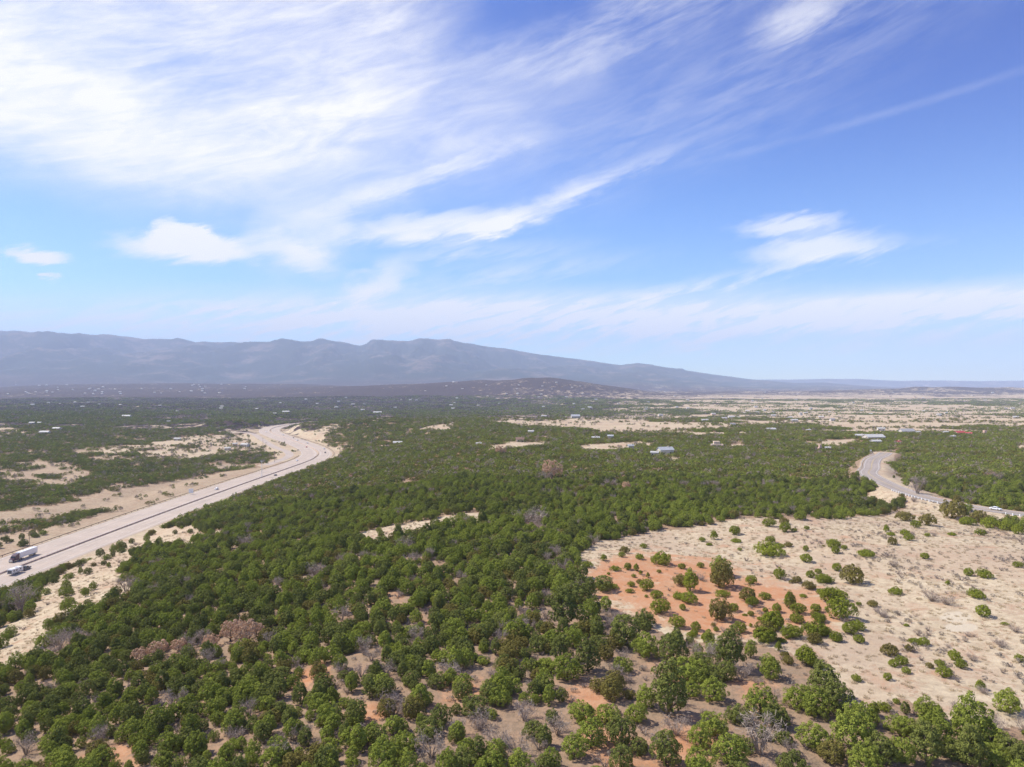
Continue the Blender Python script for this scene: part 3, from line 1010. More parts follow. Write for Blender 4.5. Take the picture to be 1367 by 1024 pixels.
def sweep(L, prof, z):
    """Push a cross-section [(offset, height)] along a line."""
    d = np.gradient(L, axis=0)
    d /= np.linalg.norm(d, axis=1)[:, None]
    nrm = np.stack([d[:, 1], -d[:, 0]], 1)
    k = len(prof)
    V = []
    for i in range(len(L)):
        for o, h in prof:
            p = L[i] + nrm[i] * o
            V.append((p[0], p[1], z + h))
    Q = [(i * k + j, i * k + (j + 1) % k, (i + 1) * k + (j + 1) % k, (i + 1) * k + j) for i in range(len(L) - 1) for j in range(k)]
    e = (len(L) - 1) * k
    mb = MB()
    T = [(0, j + 1, j) for j in range(1, k - 1)] + [(e, e + j, e + j + 1) for j in range(1, k - 1)]
    mb.add(V, Q, T)
    return mb


def guardrail(L, z, label, mat, post_mat, gap, rail_h=0.72, group=None, post=0.10, ht=0.30):
    o = root("guardrail", (L[0][0], L[0][1], z))
    tag(o, label, "guardrail", group)
    L0 = L - L[0]
    h = rail_h
    sweep(L0, [(-0.05, h - ht / 2), (0.05, h - ht / 2), (0.02, h - ht / 4), (0.06, h), (0.02, h + ht / 4), (0.05, h + ht / 2), (-0.05, h + ht / 2)], 0).build("rail", mat, o)
    pm = MB().box(-post, post, -post, post, -0.6, h + 0.12, 0.02).mesh("post", post_mat)
    for p in resample(L0, gap)[:99]:
        q = link("post", pm, o)
        q.location = (p[0], p[1], 0)
    return o


def build_barriers():
    H = resample(HIGHWAY, 6.0)
    H = H[(H[:, 1] > 180)]
    o = sweep(H, [(-0.34, 0), (0.34, 0), (0.24, 0.25), (0.10, 0.66), (-0.10, 0.66), (-0.24, 0.25)], HZ + 0.06).build("median_barrier", M['barrier'])
    tag(o, "long stained brown median barrier running between the two highway carriageways", "barrier")
    L = offset_line(H, -23.0)
    guardrail(L[L[:, 1] < 900], HZ, "long dark rusty guardrail along the far edge of the straight highway", M['rust'], M['rust'], 8.0, 0.78, post=0.12, ht=0.42)
    L = offset_line(H, 20.0)
    guardrail(L[(L[:, 1] > 880) & (L[:, 1] < 1420)], HZ, "dark rusty guardrail along the outside of the highway bend", M['rust'], M['rust'], 8.0, 0.78, post=0.12, ht=0.42)
    L = offset_line(resample(ROAD, 2.0), -6.4)
    guardrail(L[(L[:, 0] < 240) & (L[:, 1] < 372) & (L[:, 1] > 318)], RZ, "white posted guardrail below the curving side road, left of the white car", M['steel'], M['white'], 2.6, 0.80, post=0.24)
    guardrail(L[(L[:, 1] < 306) & (L[:, 1] > 270)], RZ, "white posted guardrail below the side road, right of the white car", M['steel'], M['white'], 2.6, 0.80, post=0.24)
    guardrail(L[(L[:, 1] > 425) & (L[:, 1] < 560)], RZ, "thin guardrail on the outer side of the side road's upper curve", M['steel'], M['white'], 4.0, 0.72)


build_barriers()

# ------------------------------------------------------------------ vegetation
def nrm(v):
    return v / (np.linalg.norm(v, axis=-1, keepdims=True) + 1e-9)


def leaf_quads(c, n, size, rng, aspect=0.55):
    """One small leaf-tuft face at every centre c, facing about n."""
    k = len(c)
    t = nrm(np.cross(n, rng.normal(size=(k, 3))))
    b = np.cross(n, t)
    s = (size * rng.uniform(0.65, 1.35, k))[:, None]
    V = np.stack([c - t * s, c - b * s * aspect, c + t * s, c + b * s * aspect], 1).reshape(-1, 3)
    Q = np.arange(4 * k).reshape(k, 4)
    return V, Q


def crown_shape(seed, R, H, base, nclump, nleaf, leaf, cr, low=-0.3, cone=0.0, split=0.0, core=40):
    """Foliage as clumps of leaf tufts over an uneven dome of radius R from height base to H."""
    rng = np.random.default_rng(seed)
    dirs = []
    while len(dirs) < nclump:
        d = rng.normal(size=3)
        d /= np.linalg.norm(d)
        if d[2] > low and all(np.dot(d, e) < 0.955 for e in dirs[-40:]):
            dirs.append(d)
        elif rng.random() < 0.02:
            dirs.append(d)
    D = np.array(dirs)
    ph = rng.uniform(0, 6.28, 3)
    a = np.arctan2(D[:, 1], D[:, 0])
    lob = 1 + 0.10 * np.sin(2 * a + ph[0]) + 0.08 * np.sin(3 * a + ph[1])
    f = rng.uniform(0.66, 0.90, nclump) * lob
    hh = (H - base)
    zc = base + hh * (0.42 + 0.50 * D[:, 2] * np.minimum(f, 1.0))
    taper = 1 - cone * np.clip((zc - base) / hh, 0, 1)
    C = np.stack([D[:, 0] * R * f * taper, D[:, 1] * R * f * taper, zc], 1)
    if split:
        side = np.where(rng.random(nclump) < 0.55, 1, -1)
        C[:, 0] += side * split * R
        C[:, 2] *= np.where(side > 0, 1.0, 0.82)
    rad = cr * rng.uniform(0.7, 1.25, nclump)
    n = nrm(rng.normal(size=(nclump, nleaf, 3)) + 0.75 * D[:, None, :] + np.array((0, 0, 0.35)))
    pos = C[:, None, :] + n * rad[:, None, None] * rng.uniform(0.72, 1.08, (nclump, nleaf, 1))
    nn = nrm(n + 0.42 * rng.normal(size=n.shape))
    V, Q = leaf_quads(pos.reshape(-1, 3), nn.reshape(-1, 3), leaf, rng)
    if core:
        d = nrm(rng.normal(size=(core, 3)))
        p = np.stack([d[:, 0] * R * 0.56, d[:, 1] * R * 0.56, base + hh * (0.38 + 0.30 * d[:, 2])], 1)
        V2, Q2 = leaf_quads(p, nrm(d + 0.3 * rng.normal(size=d.shape)), R * 0.17, rng)
        Q = np.concatenate([Q, Q2 + len(V)])
        V = np.concatenate([V, V2])
    V[:, 2] = np.maximum(V[:, 2], 0.03)
    return V, Q


def trunk_shape(seed, H, base, r, limbs=5, spread=1.2):
    rng = np.random.default_rng(seed)
    mb = MB()
    lean = rng.normal(size=2) * 0.12
    top = H * 0.62
    P = [(0, 0, -0.5), (lean[0] * 0.4, lean[1] * 0.4, base * 0.6), (lean[0], lean[1], top * 0.6), (lean[0] * 1.6, lean[1] * 1.6, top)]
    mb.tube(P, [r * 1.25, r, r * 0.65, r * 0.25], 6)
    for i in range(limbs):
        a = 6.28 * i / limbs + rng.uniform(-0.4, 0.4)
        z0 = base * 0.6 + (top - base * 0.6) * rng.uniform(0.05, 0.55)
        L = spread * rng.uniform(0.7, 1.1)
        mb.tube([(lean[0] * z0 / top, lean[1] * z0 / top, z0), (math.cos(a) * L * 0.5, math.sin(a) * L * 0.5, z0 + 0.35 * L), (math.cos(a) * L, math.sin(a) * L, z0 + 0.75 * L)],
                [r * 0.5, r * 0.32, r * 0.12], 5)
    V, fs = mb.arrays()
    return V, fs


def twig_shape(seed, R, H, stems=9, twigs=420):
    """Leafless shrub: crooked stems that fork, ending in a cloud of thin twigs."""
    rng = np.random.default_rng(seed)
    mb = MB()
    tips = []
    for i in range(stems):
        a = 6.28 * i / stems + rng.uniform(-0.4, 0.4)
        L = R * rng.uniform(0.45, 1.0)
        h = H * rng.uniform(0.65, 1.0)
        P0 = np.array((0.12 * math.cos(a), 0.12 * math.sin(a), -0.2))
        P1 = np.array((L * 0.4 * math.cos(a), L * 0.4 * math.sin(a), h * 0.45))
        P2 = np.array((L * math.cos(a + 0.2), L * math.sin(a + 0.2), h))
        mb.tube([P0, P1, P2], [0.085, 0.05, 0.015], 4, False)
        for j in range(5):
            t = rng.uniform(0.35, 0.95)
            s = P1 + (P2 - P1) * t if t > 0.5 else P0 + (P1 - P0) * (t * 2)
            e = s + nrm(rng.normal(size=3) + np.array((math.cos(a), math.sin(a), 1.1))) * R * rng.uniform(0.25, 0.5)
            mb.tube([s, e], [0.035, 0.01], 3, False)
            tips += [s, e]
    V, fs = mb.arrays()
    Q = fs[0]
    T = np.array(tips)
    idx = rng.integers(0, len(T), twigs)
    c = T[idx] + rng.normal(size=(twigs, 3)) * R * 0.13
    d = nrm(rng.normal(size=(twigs, 3)) + np.array((0, 0, 0.7)))
    w = nrm(np.cross(d, rng.normal(size=(twigs, 3)))) * rng.uniform(0.014, 0.034, (twigs, 1))
    l = d * rng.uniform(0.15, 0.34, (twigs, 1)) * R * 0.55
    V2 = np.stack([c - l - w, c - l + w, c + l + w * 0.4, c + l - w * 0.4], 1).reshape(-1, 3)
    Q2 = np.arange(4 * twigs).reshape(twigs, 4) + len(V)
    V = np.concatenate([V, V2])
    V[:, 2] = np.maximum(V[:, 2], -0.2)
    return V, np.concatenate([Q, Q2])


# each kind: crown mesh, trunk mesh, own radius and height
KIND = {}
def tree_kind(key, mat, seed, R, H, base, nclump, nleaf, leaf, cr, tr=0.16, **kw):
    V, Q = crown_shape(seed, R, H, base, nclump, nleaf, leaf, cr, **kw)
    tV, tf = trunk_shape(seed + 5, H, max(base, 0.3), tr, 5, R * 0.62)
    KIND[key] = dict(crown=np_mesh("crown_" + key, V, [Q], [M[mat]]), trunk=np_mesh("trunk_" + key, tV, tf, [M['bark']], smooth=True),
                     cV=V, cQ=Q, tV=tV, tf=tf, mat=mat, R=R, H=H)


tree_kind('deep_round', 'deep', 11, 2.0, 3.9, -0.25, 64, 78, 0.09, 0.40, low=-0.42, core=70)
tree_kind('deep_broad', 'deep', 12, 2.4, 3.5, -0.25, 78, 78, 0.092, 0.42, split=0.14, low=-0.42, core=80)
tree_kind('deep_tall', 'deep', 13, 1.7, 4.6, -0.25, 66, 78, 0.088, 0.38, cone=0.3, low=-0.42, core=70)
tree_kind('bright_round', 'bright', 14, 2.0, 4.0, -0.25, 62, 78, 0.09, 0.40, low=-0.42, core=70)
tree_kind('bright_broad', 'bright', 15, 2.4, 3.7, -0.25, 78, 76, 0.092, 0.42, split=0.16, low=-0.42, core=80)
tree_kind('bright_tall', 'bright', 16, 1.65, 4.4, -0.25, 60, 78, 0.088, 0.38, cone=0.25, low=-0.42, core=70)
tree_kind('olive_round', 'olive', 17, 1.9, 3.3, -0.25, 58, 78, 0.09, 0.40, low=-0.42, core=70)
tree_kind('russet', 'russet', 18, 2.0, 3.6, 0.3, 44, 40, 0.12, 0.42, core=20)
tree_kind('juniper_round', 'juniper', 21, 1.5, 2.3, -0.15, 58, 70, 0.07, 0.30, tr=0.09, low=-0.25, core=60)
tree_kind('juniper_broad', 'juniper', 22, 1.9, 2.0, -0.15, 64, 70, 0.072, 0.34, tr=0.09, low=-0.25, split=0.15, core=60)
tree_kind('juniper_pointed', 'juniper', 23, 1.3, 2.8, -0.15, 56, 70, 0.07, 0.30, tr=0.09, low=-0.3, cone=0.45, core=60)
tree_kind('juniper_olive', 'olive', 24, 1.6, 2.2, -0.15, 58, 70, 0.072, 0.31, tr=0.09, low=-0.25, core=60)
tree_kind('juniper_low', 'juniper', 25, 1.8, 1.4, -0.15, 56, 70, 0.072, 0.32, tr=0.08, low=-0.25, core=60)
for key, seed, R, H in (('bare_round', 31, 1.9, 2.5), ('bare_tall', 32, 1.7, 3.4), ('bare_low', 33, 1.6, 1.5)):
    V, Q = twig_shape(seed, R, H, 10, 520)
    KIND[key] = dict(crown=np_mesh("stems_" + key, V, [Q], [M['twig']]), cV=V, cQ=Q, mat='twig', R=R, H=H)

rng = np.random.default_rng(2024)
plants = []      # dict(kind, x, y, s, rz, place) ; place None = wild wood


def hgt(x, y):
    return height(np.asarray(x, float), np.asarray(y, float))


# --- shrubs of the clearing, read off three enlarged views: x, y of the foot, width, kind code
def crop(lst, ox, oy, k):
    return [(ox + a / k, oy + b / k, w / k, c) for a, b, w, c in lst]


SHRUBS = crop([(80, 122, 36, 'r'), (5, 135, 40, 'r'), (595, 213, 60, 'o'), (555, 138, 40, 'p'), (585, 158, 50, 'l'), (670, 155, 64, 'b'), (693, 188, 60, 'r'), (800, 163, 36, 'r'),
               (840, 162, 45, 'g'), (948, 157, 55, 'l'), (1122, 158, 66, 'r'), (1185, 115, 110, 'b'), (1050, 95, 105, 'l'), (735, 112, 60, 'r'), (810, 100, 100, 'o'), (680, 72, 110, 'o'),
               (1120, 85, 100, 'o'), (975, 62, 160, 'o'), (245, 230, 90, 'b'), (255, 265, 55, 'r'), (305, 240, 42, 'r'), (177, 222, 20, 'o'), (75, 250, 40, 'r'), (82, 318, 80, 'r'),
               (445, 285, 110, 'l'), (263, 368, 62, 'r'), (787, 297, 60, 'r'), (1050, 398, 62, 'r'), (1148, 412, 90, 'b'), (1345, 348, 60, 'r'), (920, 452, 34, 'p'), (370, 450, 150, 'o'),
               (25, 440, 60, 'o'), (105, 408, 60, 'r'), (150, 385, 48, 'r'), (200, 440, 90, 'b'), (100, 480, 80, 'o'), (165, 510, 55, 'r'), (240, 530, 110, 'b'), (618, 510, 85, 'b'),
               (1100, 534, 95, 'b'), (60, 525, 50, 'l'), (600, 345, 60, 'g'), (1290, 130, 110, 'b'), (1345, 150, 70, 'r')], 1060, 680, 4.453)
SHRUBS += crop([(917, 252, 80, 'r'), (1022, 290, 40, 'l'), (262, 190, 32, 'r'), (340, 198, 60, 'o'), (510, 297, 30, 'l'), (560, 392, 70, 'b'), (606, 398, 66, 'r'), (530, 428, 55, 'o'),
                (435, 455, 100, 'o'), (448, 508, 60, 'r'), (492, 500, 66, 'r'), (512, 543, 52, 'r'), (255, 585, 55, 'r'), (415, 578, 48, 'r'), (632, 515, 40, 'o'), (715, 565, 80, 'r'),
                (690, 508, 56, 'r'), (768, 478, 66, 'r'), (798, 518, 60, 'r'), (898, 628, 60, 'p'), (915, 648, 60, 'g'), (1100, 480, 46, 'r'), (85, 75, 90, 'b'), (20, 105, 40, 'o'),
                (110, 175, 90, 'r'), (165, 165, 90, 'r'), (185, 268, 150, 'r'), (225, 340, 90, 'r'), (265, 320, 80, 'r'), (268, 385, 66, 'r'), (150, 380, 55, 'r'), (32, 245, 48, 'o'),
                (62, 280, 55, 'r'), (40, 345, 90, 'b'), (92, 352, 70, 'r'), (24, 388, 54, 'o'), (22, 515, 80, 'p'), (460, 700, 40, 'r'), (345, 770, 80, 'p'), (400, 740, 80, 'b'),
                (1010, 410, 70, 'g'), (650, 170, 90, 'g'), (730, 190, 80, 'g'), (390, 250, 70, 'g'), (860, 480, 60, 'g'), (1080, 330, 60, 'g')], 1080, 760, 3.878)
SHRUBS += crop([(1225, 62, 85, 'r'), (1315, 45, 60, 'o'), (1322, 95, 75, 'r'), (1013, 112, 76, 'r'), (1022, 158, 70, 'l'), (885, 140, 52, 'p'), (813, 153, 40, 'r'), (855, 176, 42, 'l'),
                (1040, 207, 30, 'r'), (1230, 163, 68, 'r'), (1285, 188, 60, 'l'), (1340, 185, 55, 'o'), (1235, 245, 180, 'b'), (455, 193, 46, 'r'), (342, 222, 64, 'o'), (320, 247, 46, 'r'),
                (212, 270, 48, 'p'), (430, 260, 58, 'b'), (282, 332, 66, 'b'), (568, 297, 135, 'b'), (110, 310, 75, 'b'), (358, 325, 52, 'r'), (410, 332, 44, 'p'), (688, 318, 56, 'r'),
                (803, 312, 48, 'r'), (548, 343, 30, 'r'), (436, 353, 28, 'p'), (394, 370, 32, 'r'), (480, 372, 30, 'p'), (240, 355, 22, 'r'), (690, 425, 100, 'o'), (745, 460, 115, 'p'),
                (805, 390, 66, 'g'), (935, 365, 150, 'B'), (940, 440, 160, 'O'), (940, 490, 95, 'b'), (1115, 413, 76, 'r'), (1290, 382, 80, 'r'), (1100, 525, 115, 'O'), (1120, 550, 80, 'r'),
                (1200, 507, 76, 'r'), (1355, 560, 70, 'o'), (1358, 405, 40, 'o'), (270, 440, 70, 'b'), (195, 445, 95, 'b'), (380, 428, 48, 'r'), (370, 465, 50, 'b'), (430, 410, 45, 'o'),
                (475, 455, 90, 'r'), (535, 500, 80, 'r'), (470, 492, 24, 'r'), (560, 598, 125, 'r'), (670, 505, 80, 'b'), (735, 533, 115, 'r'), (692, 570, 46, 'r'), (930, 640, 145, 'O'),
                (1005, 580, 72, 'r'), (1072, 604, 34, 'l'), (1108, 606, 42, 'r'), (1197, 582, 40, 'r'), (1270, 585, 65, 'r'), (1165, 630, 45, 'l'), (665, 682, 100, 'r'), (775, 698, 66, 'r'),
                (745, 735, 58, 'b'), (833, 758, 64, 'r'), (880, 670, 34, 'o'), (897, 700, 36, 'r'), (1107, 672, 28, 'p'), (1045, 712, 86, 'r'), (1235, 690, 120, 'r'), (1205, 760, 140, 'O'),
                (1340, 745, 80, 'r'), (1000, 668, 30, 'g'), (945, 705, 50, 'g')], 760, 690, 4.557)
SHRUBS += crop([(715, 350, 46, 'r'), (712, 377, 46, 'r'), (765, 345, 34, 'r'), (776, 372, 42, 'r'), (700, 420, 60, 'r'), (620, 437, 75, 'r'), (645, 398, 70, 'r'), (770, 415, 76, 'b'), (765, 438, 45, 'o'),
                (825, 430, 36, 'r'), (675, 478, 30, 'o'), (655, 458, 24, 'p'), (740, 503, 70, 'p'), (408, 412, 28, 'b'), (443, 428, 30, 'r'), (690, 330, 42, 'p'), (665, 432, 30, 'l')], 740, 660, 2.18)
code = {'r': 'juniper_round', 'b': 'juniper_broad', 'p': 'juniper_pointed', 'o': 'juniper_olive', 'l': 'juniper_low', 'g': 'bare_low', 'O': 'olive_round', 'B': 'bright_round'}
G = ground_at([s[0] for s in SHRUBS], [s[1] for s in SHRUBS])
for (px, py, w, c), g in zip(SHRUBS, G):
    kd = code[c]
    wid = w * g[1] / F
    plants.append(dict(kind=kd, x=g[0], y=g[1] + wid * 0.3, s=wid / (2 * KIND[kd]['R'] * 1.04), rz=rng.uniform(0, 6.28), place='clearing', px=px, py=py))

# --- big trees along the near side of the clearing
BIG = crop([(210, 450, 120, 0), (270, 480, 100, 1), (180, 455, 60, 2), (350, 500, 110, 0), (400, 560, 130, 1), (520, 520, 105, 0), (635, 542, 78, 1), (720, 630, 105, 1), (800, 600, 120, 0),
            (835, 650, 110, 0), (770, 655, 115, 1), (470, 610, 95, 1), (610, 660, 110, 1), (545, 672, 95, 0), (340, 655, 140, 0), (270, 625, 80, 1), (200, 525, 72, 1), (150, 485, 62, 2),
            (170, 605, 90, 2), (130, 580, 62, 2), (110, 745, 110, 1), (200, 745, 105, 0), (160, 675, 90, 1), (60, 775, 90, 1), (250, 765, 70, 0), (470, 712, 100, 1), (430, 750, 90, 1),
            (610, 775, 150, 3), (670, 730, 72, 0), (765, 750, 112, 1), (890, 765, 150, 1), (1030, 712, 112, 1), (1130, 752, 125, 1), (1240, 735, 150, 1), (1180, 780, 120, 0),
            (1290, 750, 110, 1), (1345, 780, 95, 0), (1020, 795, 110, 1), (1100, 798, 120, 0), (1335, 645, 92, 1), (40, 548, 112, 1), (100, 525, 100, 0), (20, 490, 80, 0), (60, 450, 90, 1),
            (30, 395, 110, 0), (100, 385, 92, 1), (60, 325, 120, 0), (20, 305, 80, 1), (145, 285, 72, 0), (440, 520, 100, 0), (470, 470, 60, 1), (690, 760, 60, 4), (560, 755, 80, 0),
            (820, 790, 100, 2), (960, 800, 110, 0), (1300, 810, 120, 1), (1230, 815, 110, 0), (920, 830, 110, 1), (700, 830, 110, 0), (520, 800, 120, 1), (330, 800, 110, 0), (430, 830, 110, 1),
            (1190, 650, 60, 4), (200, 815, 90, 0), (560, 540, 70, 4), (330, 545, 60, 3), (640, 610, 60, 4)], 740, 660, 2.18)
G = ground_at([b[0] for b in BIG], [b[1] for b in BIG])
tones = [['deep_round', 'deep_broad', 'deep_tall'], ['bright_round', 'bright_broad', 'bright_round'], ['olive_round'], ['bare_tall'], ['bare_round']]
for i, ((px, py, w, c), g) in enumerate(zip(BIG, G)):
    kd = tones[c][i % len(tones[c])]
    wid = w * g[1] / F
    plants.append(dict(kind=kd, x=g[0], y=g[1] + wid * 0.25, s=wid / (2 * KIND[kd]['R'] * 1.20), rz=rng.uniform(0, 6.28), place='edge', px=px, py=py))

# --- dead tan trees and bare shrubs one can pick out in the wood
DEAD = [(185, 884, 26, 'russet'), (208, 880, 30, 'russet'), (236, 872, 24, 'russet'), (250, 868, 26, 'bare_round'), (280, 866, 24, 'russet'), (305, 858, 30, 'russet'), (326, 862, 34, 'russet'),
        (340, 852, 26, 'russet'), (318, 848, 24, 'russet'), (737, 641, 30, 'russet'), (728, 645, 22, 'bare_round'), (815, 652, 18, 'bare_round'), (836, 655, 14, 'russet'), (668, 608, 16, 'russet'),
        (228, 948, 34, 'bare_round'), (75, 870, 34, 'bare_round'), (22, 820, 40, 'bare_tall'), (165, 790, 28, 'bare_round'), (205, 795, 20, 'bare_round'), (325, 733, 24, 'bare_round'),
        (270, 862, 22, 'bare_tall'), (60, 880, 30, 'bare_low'), (120, 950, 24, 'bare_round'), (485, 876, 26, 'bare_tall'), (495, 884, 24, 'bare_round'), (555, 862, 26, 'bare_tall'),
        (745, 985, 36, 'bare_round'), (665, 1000, 40, 'bare_low'), (700, 965, 34, 'bare_round'), (640, 975, 36, 'bare_low'), (600, 905, 36, 'bare_low'), (520, 945, 34, 'bare_low'), (575, 1015, 44, 'bare_round'),
        (690, 1015, 40, 'bare_round'), (420, 770, 30, 'bare_low'), (540, 737, 30, 'bare_low'), (720, 700, 34, 'bare_low'), (768, 706, 18, 'bare_round'), (700, 698, 26, 'bare_low'), (1335, 645, 16, 'bare_tall'),
        (1228, 660, 26, 'bare_tall'), (1300, 672, 16, 'bare_low'), (30, 1010, 34, 'bare_round'), (130, 1000, 30, 'bare_tall'), (275, 890, 24, 'bare_tall'), (310, 990, 30, 'bare_low'), (455, 830, 26, 'bare_round'),
        (95, 860, 34, 'bare_low'), (330, 960, 26, 'bare_tall'), (668, 862, 22, 'bare_tall'), (750, 820, 24, 'bare_round'), (945, 890, 40, 'bare_round'), (905, 985, 36, 'bare_round'), (885, 1000, 34, 'bare_low')]
G = ground_at([b[0] for b in DEAD], [b[1] for b in DEAD])
for (px, py, w, kd), g in zip(DEAD, G):
    wid = w * g[1] / F
    plants.append(dict(kind=kd, x=g[0], y=g[1] + wid * 0.2, s=wid / (2 * KIND[kd]['R'] * 1.05), rz=rng.uniform(0, 6.28), place='dead', px=px, py=py))

taken = np.array([(p['x'], p['y'], KIND[p['kind']]['R'] * p['s']) for p in plants])


def jitter_grid(y0, y1, step, seed):
    r = np.random.default_rng(seed)
    X = y1 * 0.86 + 30
    nx = int(2 * X / step)
    ny = int((y1 - y0) / step) + 1
    gx, gy = np.meshgrid(np.arange(nx), np.arange(ny))
    x = -X + (gx + r.uniform(-0.1, 1.1, gx.shape)) * step
    y = y0 + (gy + r.uniform(-0.1, 1.1, gx.shape)) * step
    x, y = x.ravel(), y.ravel()
    k = (np.abs(x) < y * 0.86 + 25) & (y < y1)
    return x[k], y[k], r


# --- the wild wood, tree by tree out to 430 m
x, y, r = jitter_grid(70, 430, 2.7, 7)
z = hgt(x, y)
g_, r_, p_, dens, px, py = cover(x, y, z)
patch = fbm(x / 26, y / 26, 131, 3)
keep = r.random(len(x)) < dens
for tx, ty, tr in taken:
    near = (np.abs(x - tx) < tr + 0.9) & (np.abs(y - ty) < tr + 0.9)
    keep &= ~near
bare = sst(0.60, 0.70, patch)
u1 = r.random(len(x))
u2 = r.random(len(x))
sz = r.uniform(0.48, 1.08, len(x)) * (0.88 + 0.12 * sst(130, 230, y)) * (0.85 + 0.3 * fbm(x / 40, y / 40, 133, 2))
rot = r.uniform(0, 6.28, len(x))
tone = fbm(x / 34, y / 34, 135, 3)
for i in np.where(keep)[0]:
    if u1[i] < (0.04 + 0.30 * bare[i]) * (0.45 if (px[i] < 430 and py[i] > 790) else 1.0) + (0.05 if (330 < px[i] < 760 and py[i] > 860) else 0):
        kd = ('bare_round', 'bare_tall', 'bare_low', 'bare_round')[int(u2[i] * 4)]
    else:
        q = u1[i] * 0.6 + tone[i] * 0.7
        if u2[i] < 0.10:
            kd = 'olive_round'
        elif q < 0.66:
            kd = ('deep_round', 'deep_broad', 'deep_tall', 'deep_round')[int(u2[i] * 997) % 4]
        else:
            kd = ('bright_round', 'bright_broad', 'bright_tall', 'bright_round')[int(u2[i] * 997) % 4]
    plants.append(dict(kind=kd, x=x[i], y=y[i], s=sz[i], rz=rot[i], place='wood', px=px[i], py=py[i]))

P_x = np.array([p['x'] for p in plants])
P_y = np.array([p['y'] for p in plants])
P_z = hgt(P_x, P_y)
for p, zz in zip(plants, P_z):
    p['z'] = float(zz)
    p['px'], p['py'] = [float(v) for v in to_px(p['x'], p['y'], p['z'])]
    k = KIND[p['kind']]
    p['zs'] = float(0.82 + 0.42 * ((p['x'] * 12.9898 + p['y'] * 78.233) % 1.0))
    p['size'] = k['R'] * 2 * p['s'] * F / max(p['y'], 1)
    p['seen'] = (-6 < p['px'] < 1373) and (p['py'] - k['H'] * p['s'] * F / p['y'] * 0.75 < 1024)

# --- which plants become objects of their own
FAMILY = lambda kd: 'juniper_shrub' if kd.startswith('juniper') else 'bare_shrub' if kd.startswith('bare') else 'dead_pinyon_tree' if kd == 'russet' else 'pinyon_tree'
LIMIT = {'pinyon_tree': 300, 'juniper_shrub': 290, 'bare_shrub': 150, 'dead_pinyon_tree': 40}
chosen = []
for fam, lim in LIMIT.items():
    c = [p for p in plants if p['seen'] and FAMILY(p['kind']) == fam]
    c.sort(key=lambda p: -p['size'] - (1000 if p['place'] == 'clearing' else 0))
    for p in c[:lim]:
        p['own'] = True
    chosen += c[:lim]

LOOK = {'deep_round': 'dark green round tree', 'deep_broad': 'dark green broad tree', 'deep_tall': 'dark green tall tree', 'bright_round': 'bright green round tree',
        'bright_broad': 'bright green broad tree', 'bright_tall': 'bright green tall tree', 'olive_round': 'olive brown rounded tree', 'russet': 'dead tan needled tree',
        'juniper_round': 'round green bush', 'juniper_broad': 'broad green bush', 'juniper_pointed': 'pointed green bush', 'juniper_olive': 'olive brown bush',
        'juniper_low': 'low flat bush', 'bare_round': 'leafless grey rounded shrub', 'bare_tall': 'leafless grey tall shrub', 'bare_low': 'low leafless grey shrub'}
CATEGORY = {'pinyon_tree': 'tree', 'juniper_shrub': 'bush', 'bare_shrub': 'bare shrub', 'dead_pinyon_tree': 'dead tree'}
GROUP = {'pinyon_tree': 'pinyon trees of the woodland', 'juniper_shrub': 'junipers scattered over the clearing', 'bare_shrub': 'leafless grey shrubs', 'dead_pinyon_tree': 'dead tan trees'}
MARKS = [('the tan dead trees', 265, 865), ('the pink soil lane', 800, 960), ('the pink soil spots', 545, 815), ('the pale woodland strip', 560, 697), ('the highway slope', 110, 800),
         ('the pale ground circles', 1280, 830), ('the red soil', 930, 800), ('the far wood edge', 1050, 695), ('the side road', 1240, 668), ('the grey shrub thicket', 640, 960),
         ("the clearing's near point", 1220, 920), ('the white car', 1322, 685), ('the lower left corner', 60, 980), ('the lower right corner', 1300, 1000), ('the bottom edge middle', 420, 1000),
         ('the largest round bush', 966, 765), ('the lone dome tree', 1030, 895), ('the olive bush chain', 1115, 810)]


def relation(px, py):
    best = min(MARKS, key=lambda m: (m[1] - px) ** 2 + ((m[2] - py) * 1.4) ** 2)
    dx, dy = px - best[1], (py - best[2]) * 1.4
    if abs(dx) < 22 and abs(dy) < 22:
        return 'at ' + best[0]
    if abs(dx) > 1.3 * abs(dy):
        return ('left of ' if dx < 0 else 'right of ') + best[0]
    return ('behind ' if dy < 0 else 'before ') + best[0]


ORD = ['', 'second', 'third', 'fourth', 'fifth', 'sixth', 'seventh', 'eighth', 'ninth', 'tenth', 'eleventh', 'twelfth', 'thirteenth', 'fourteenth', 'fifteenth', 'sixteenth',
       'seventeenth', 'eighteenth', 'nineteenth', 'twentieth']
NUM = ['', '', 'two', 'three', 'four', 'five', 'six', 'seven', 'eight', 'nine', 'ten', 'eleven', 'twelve', 'thirteen', 'fourteen', 'fifteen', 'sixteen', 'seventeen', 'eighteen', 'nineteen', 'twenty']


def ordinal(i, n):
    if n >= len(NUM):
        k = i + 1
        suf = 'th' if 10 < k % 100 < 14 else {1: 'st', 2: 'nd', 3: 'rd'}.get(k % 10, 'th')
        return '%d%s-from-left of %d' % (k, suf, n)
    cnt = NUM[n]
    if i == 0:
        return 'leftmost of ' + cnt
    if i == n - 1:
        return 'rightmost of ' + cnt
    return (ORD[i] if i < len(ORD) else ORD[-1]) + '-from-left of ' + cnt


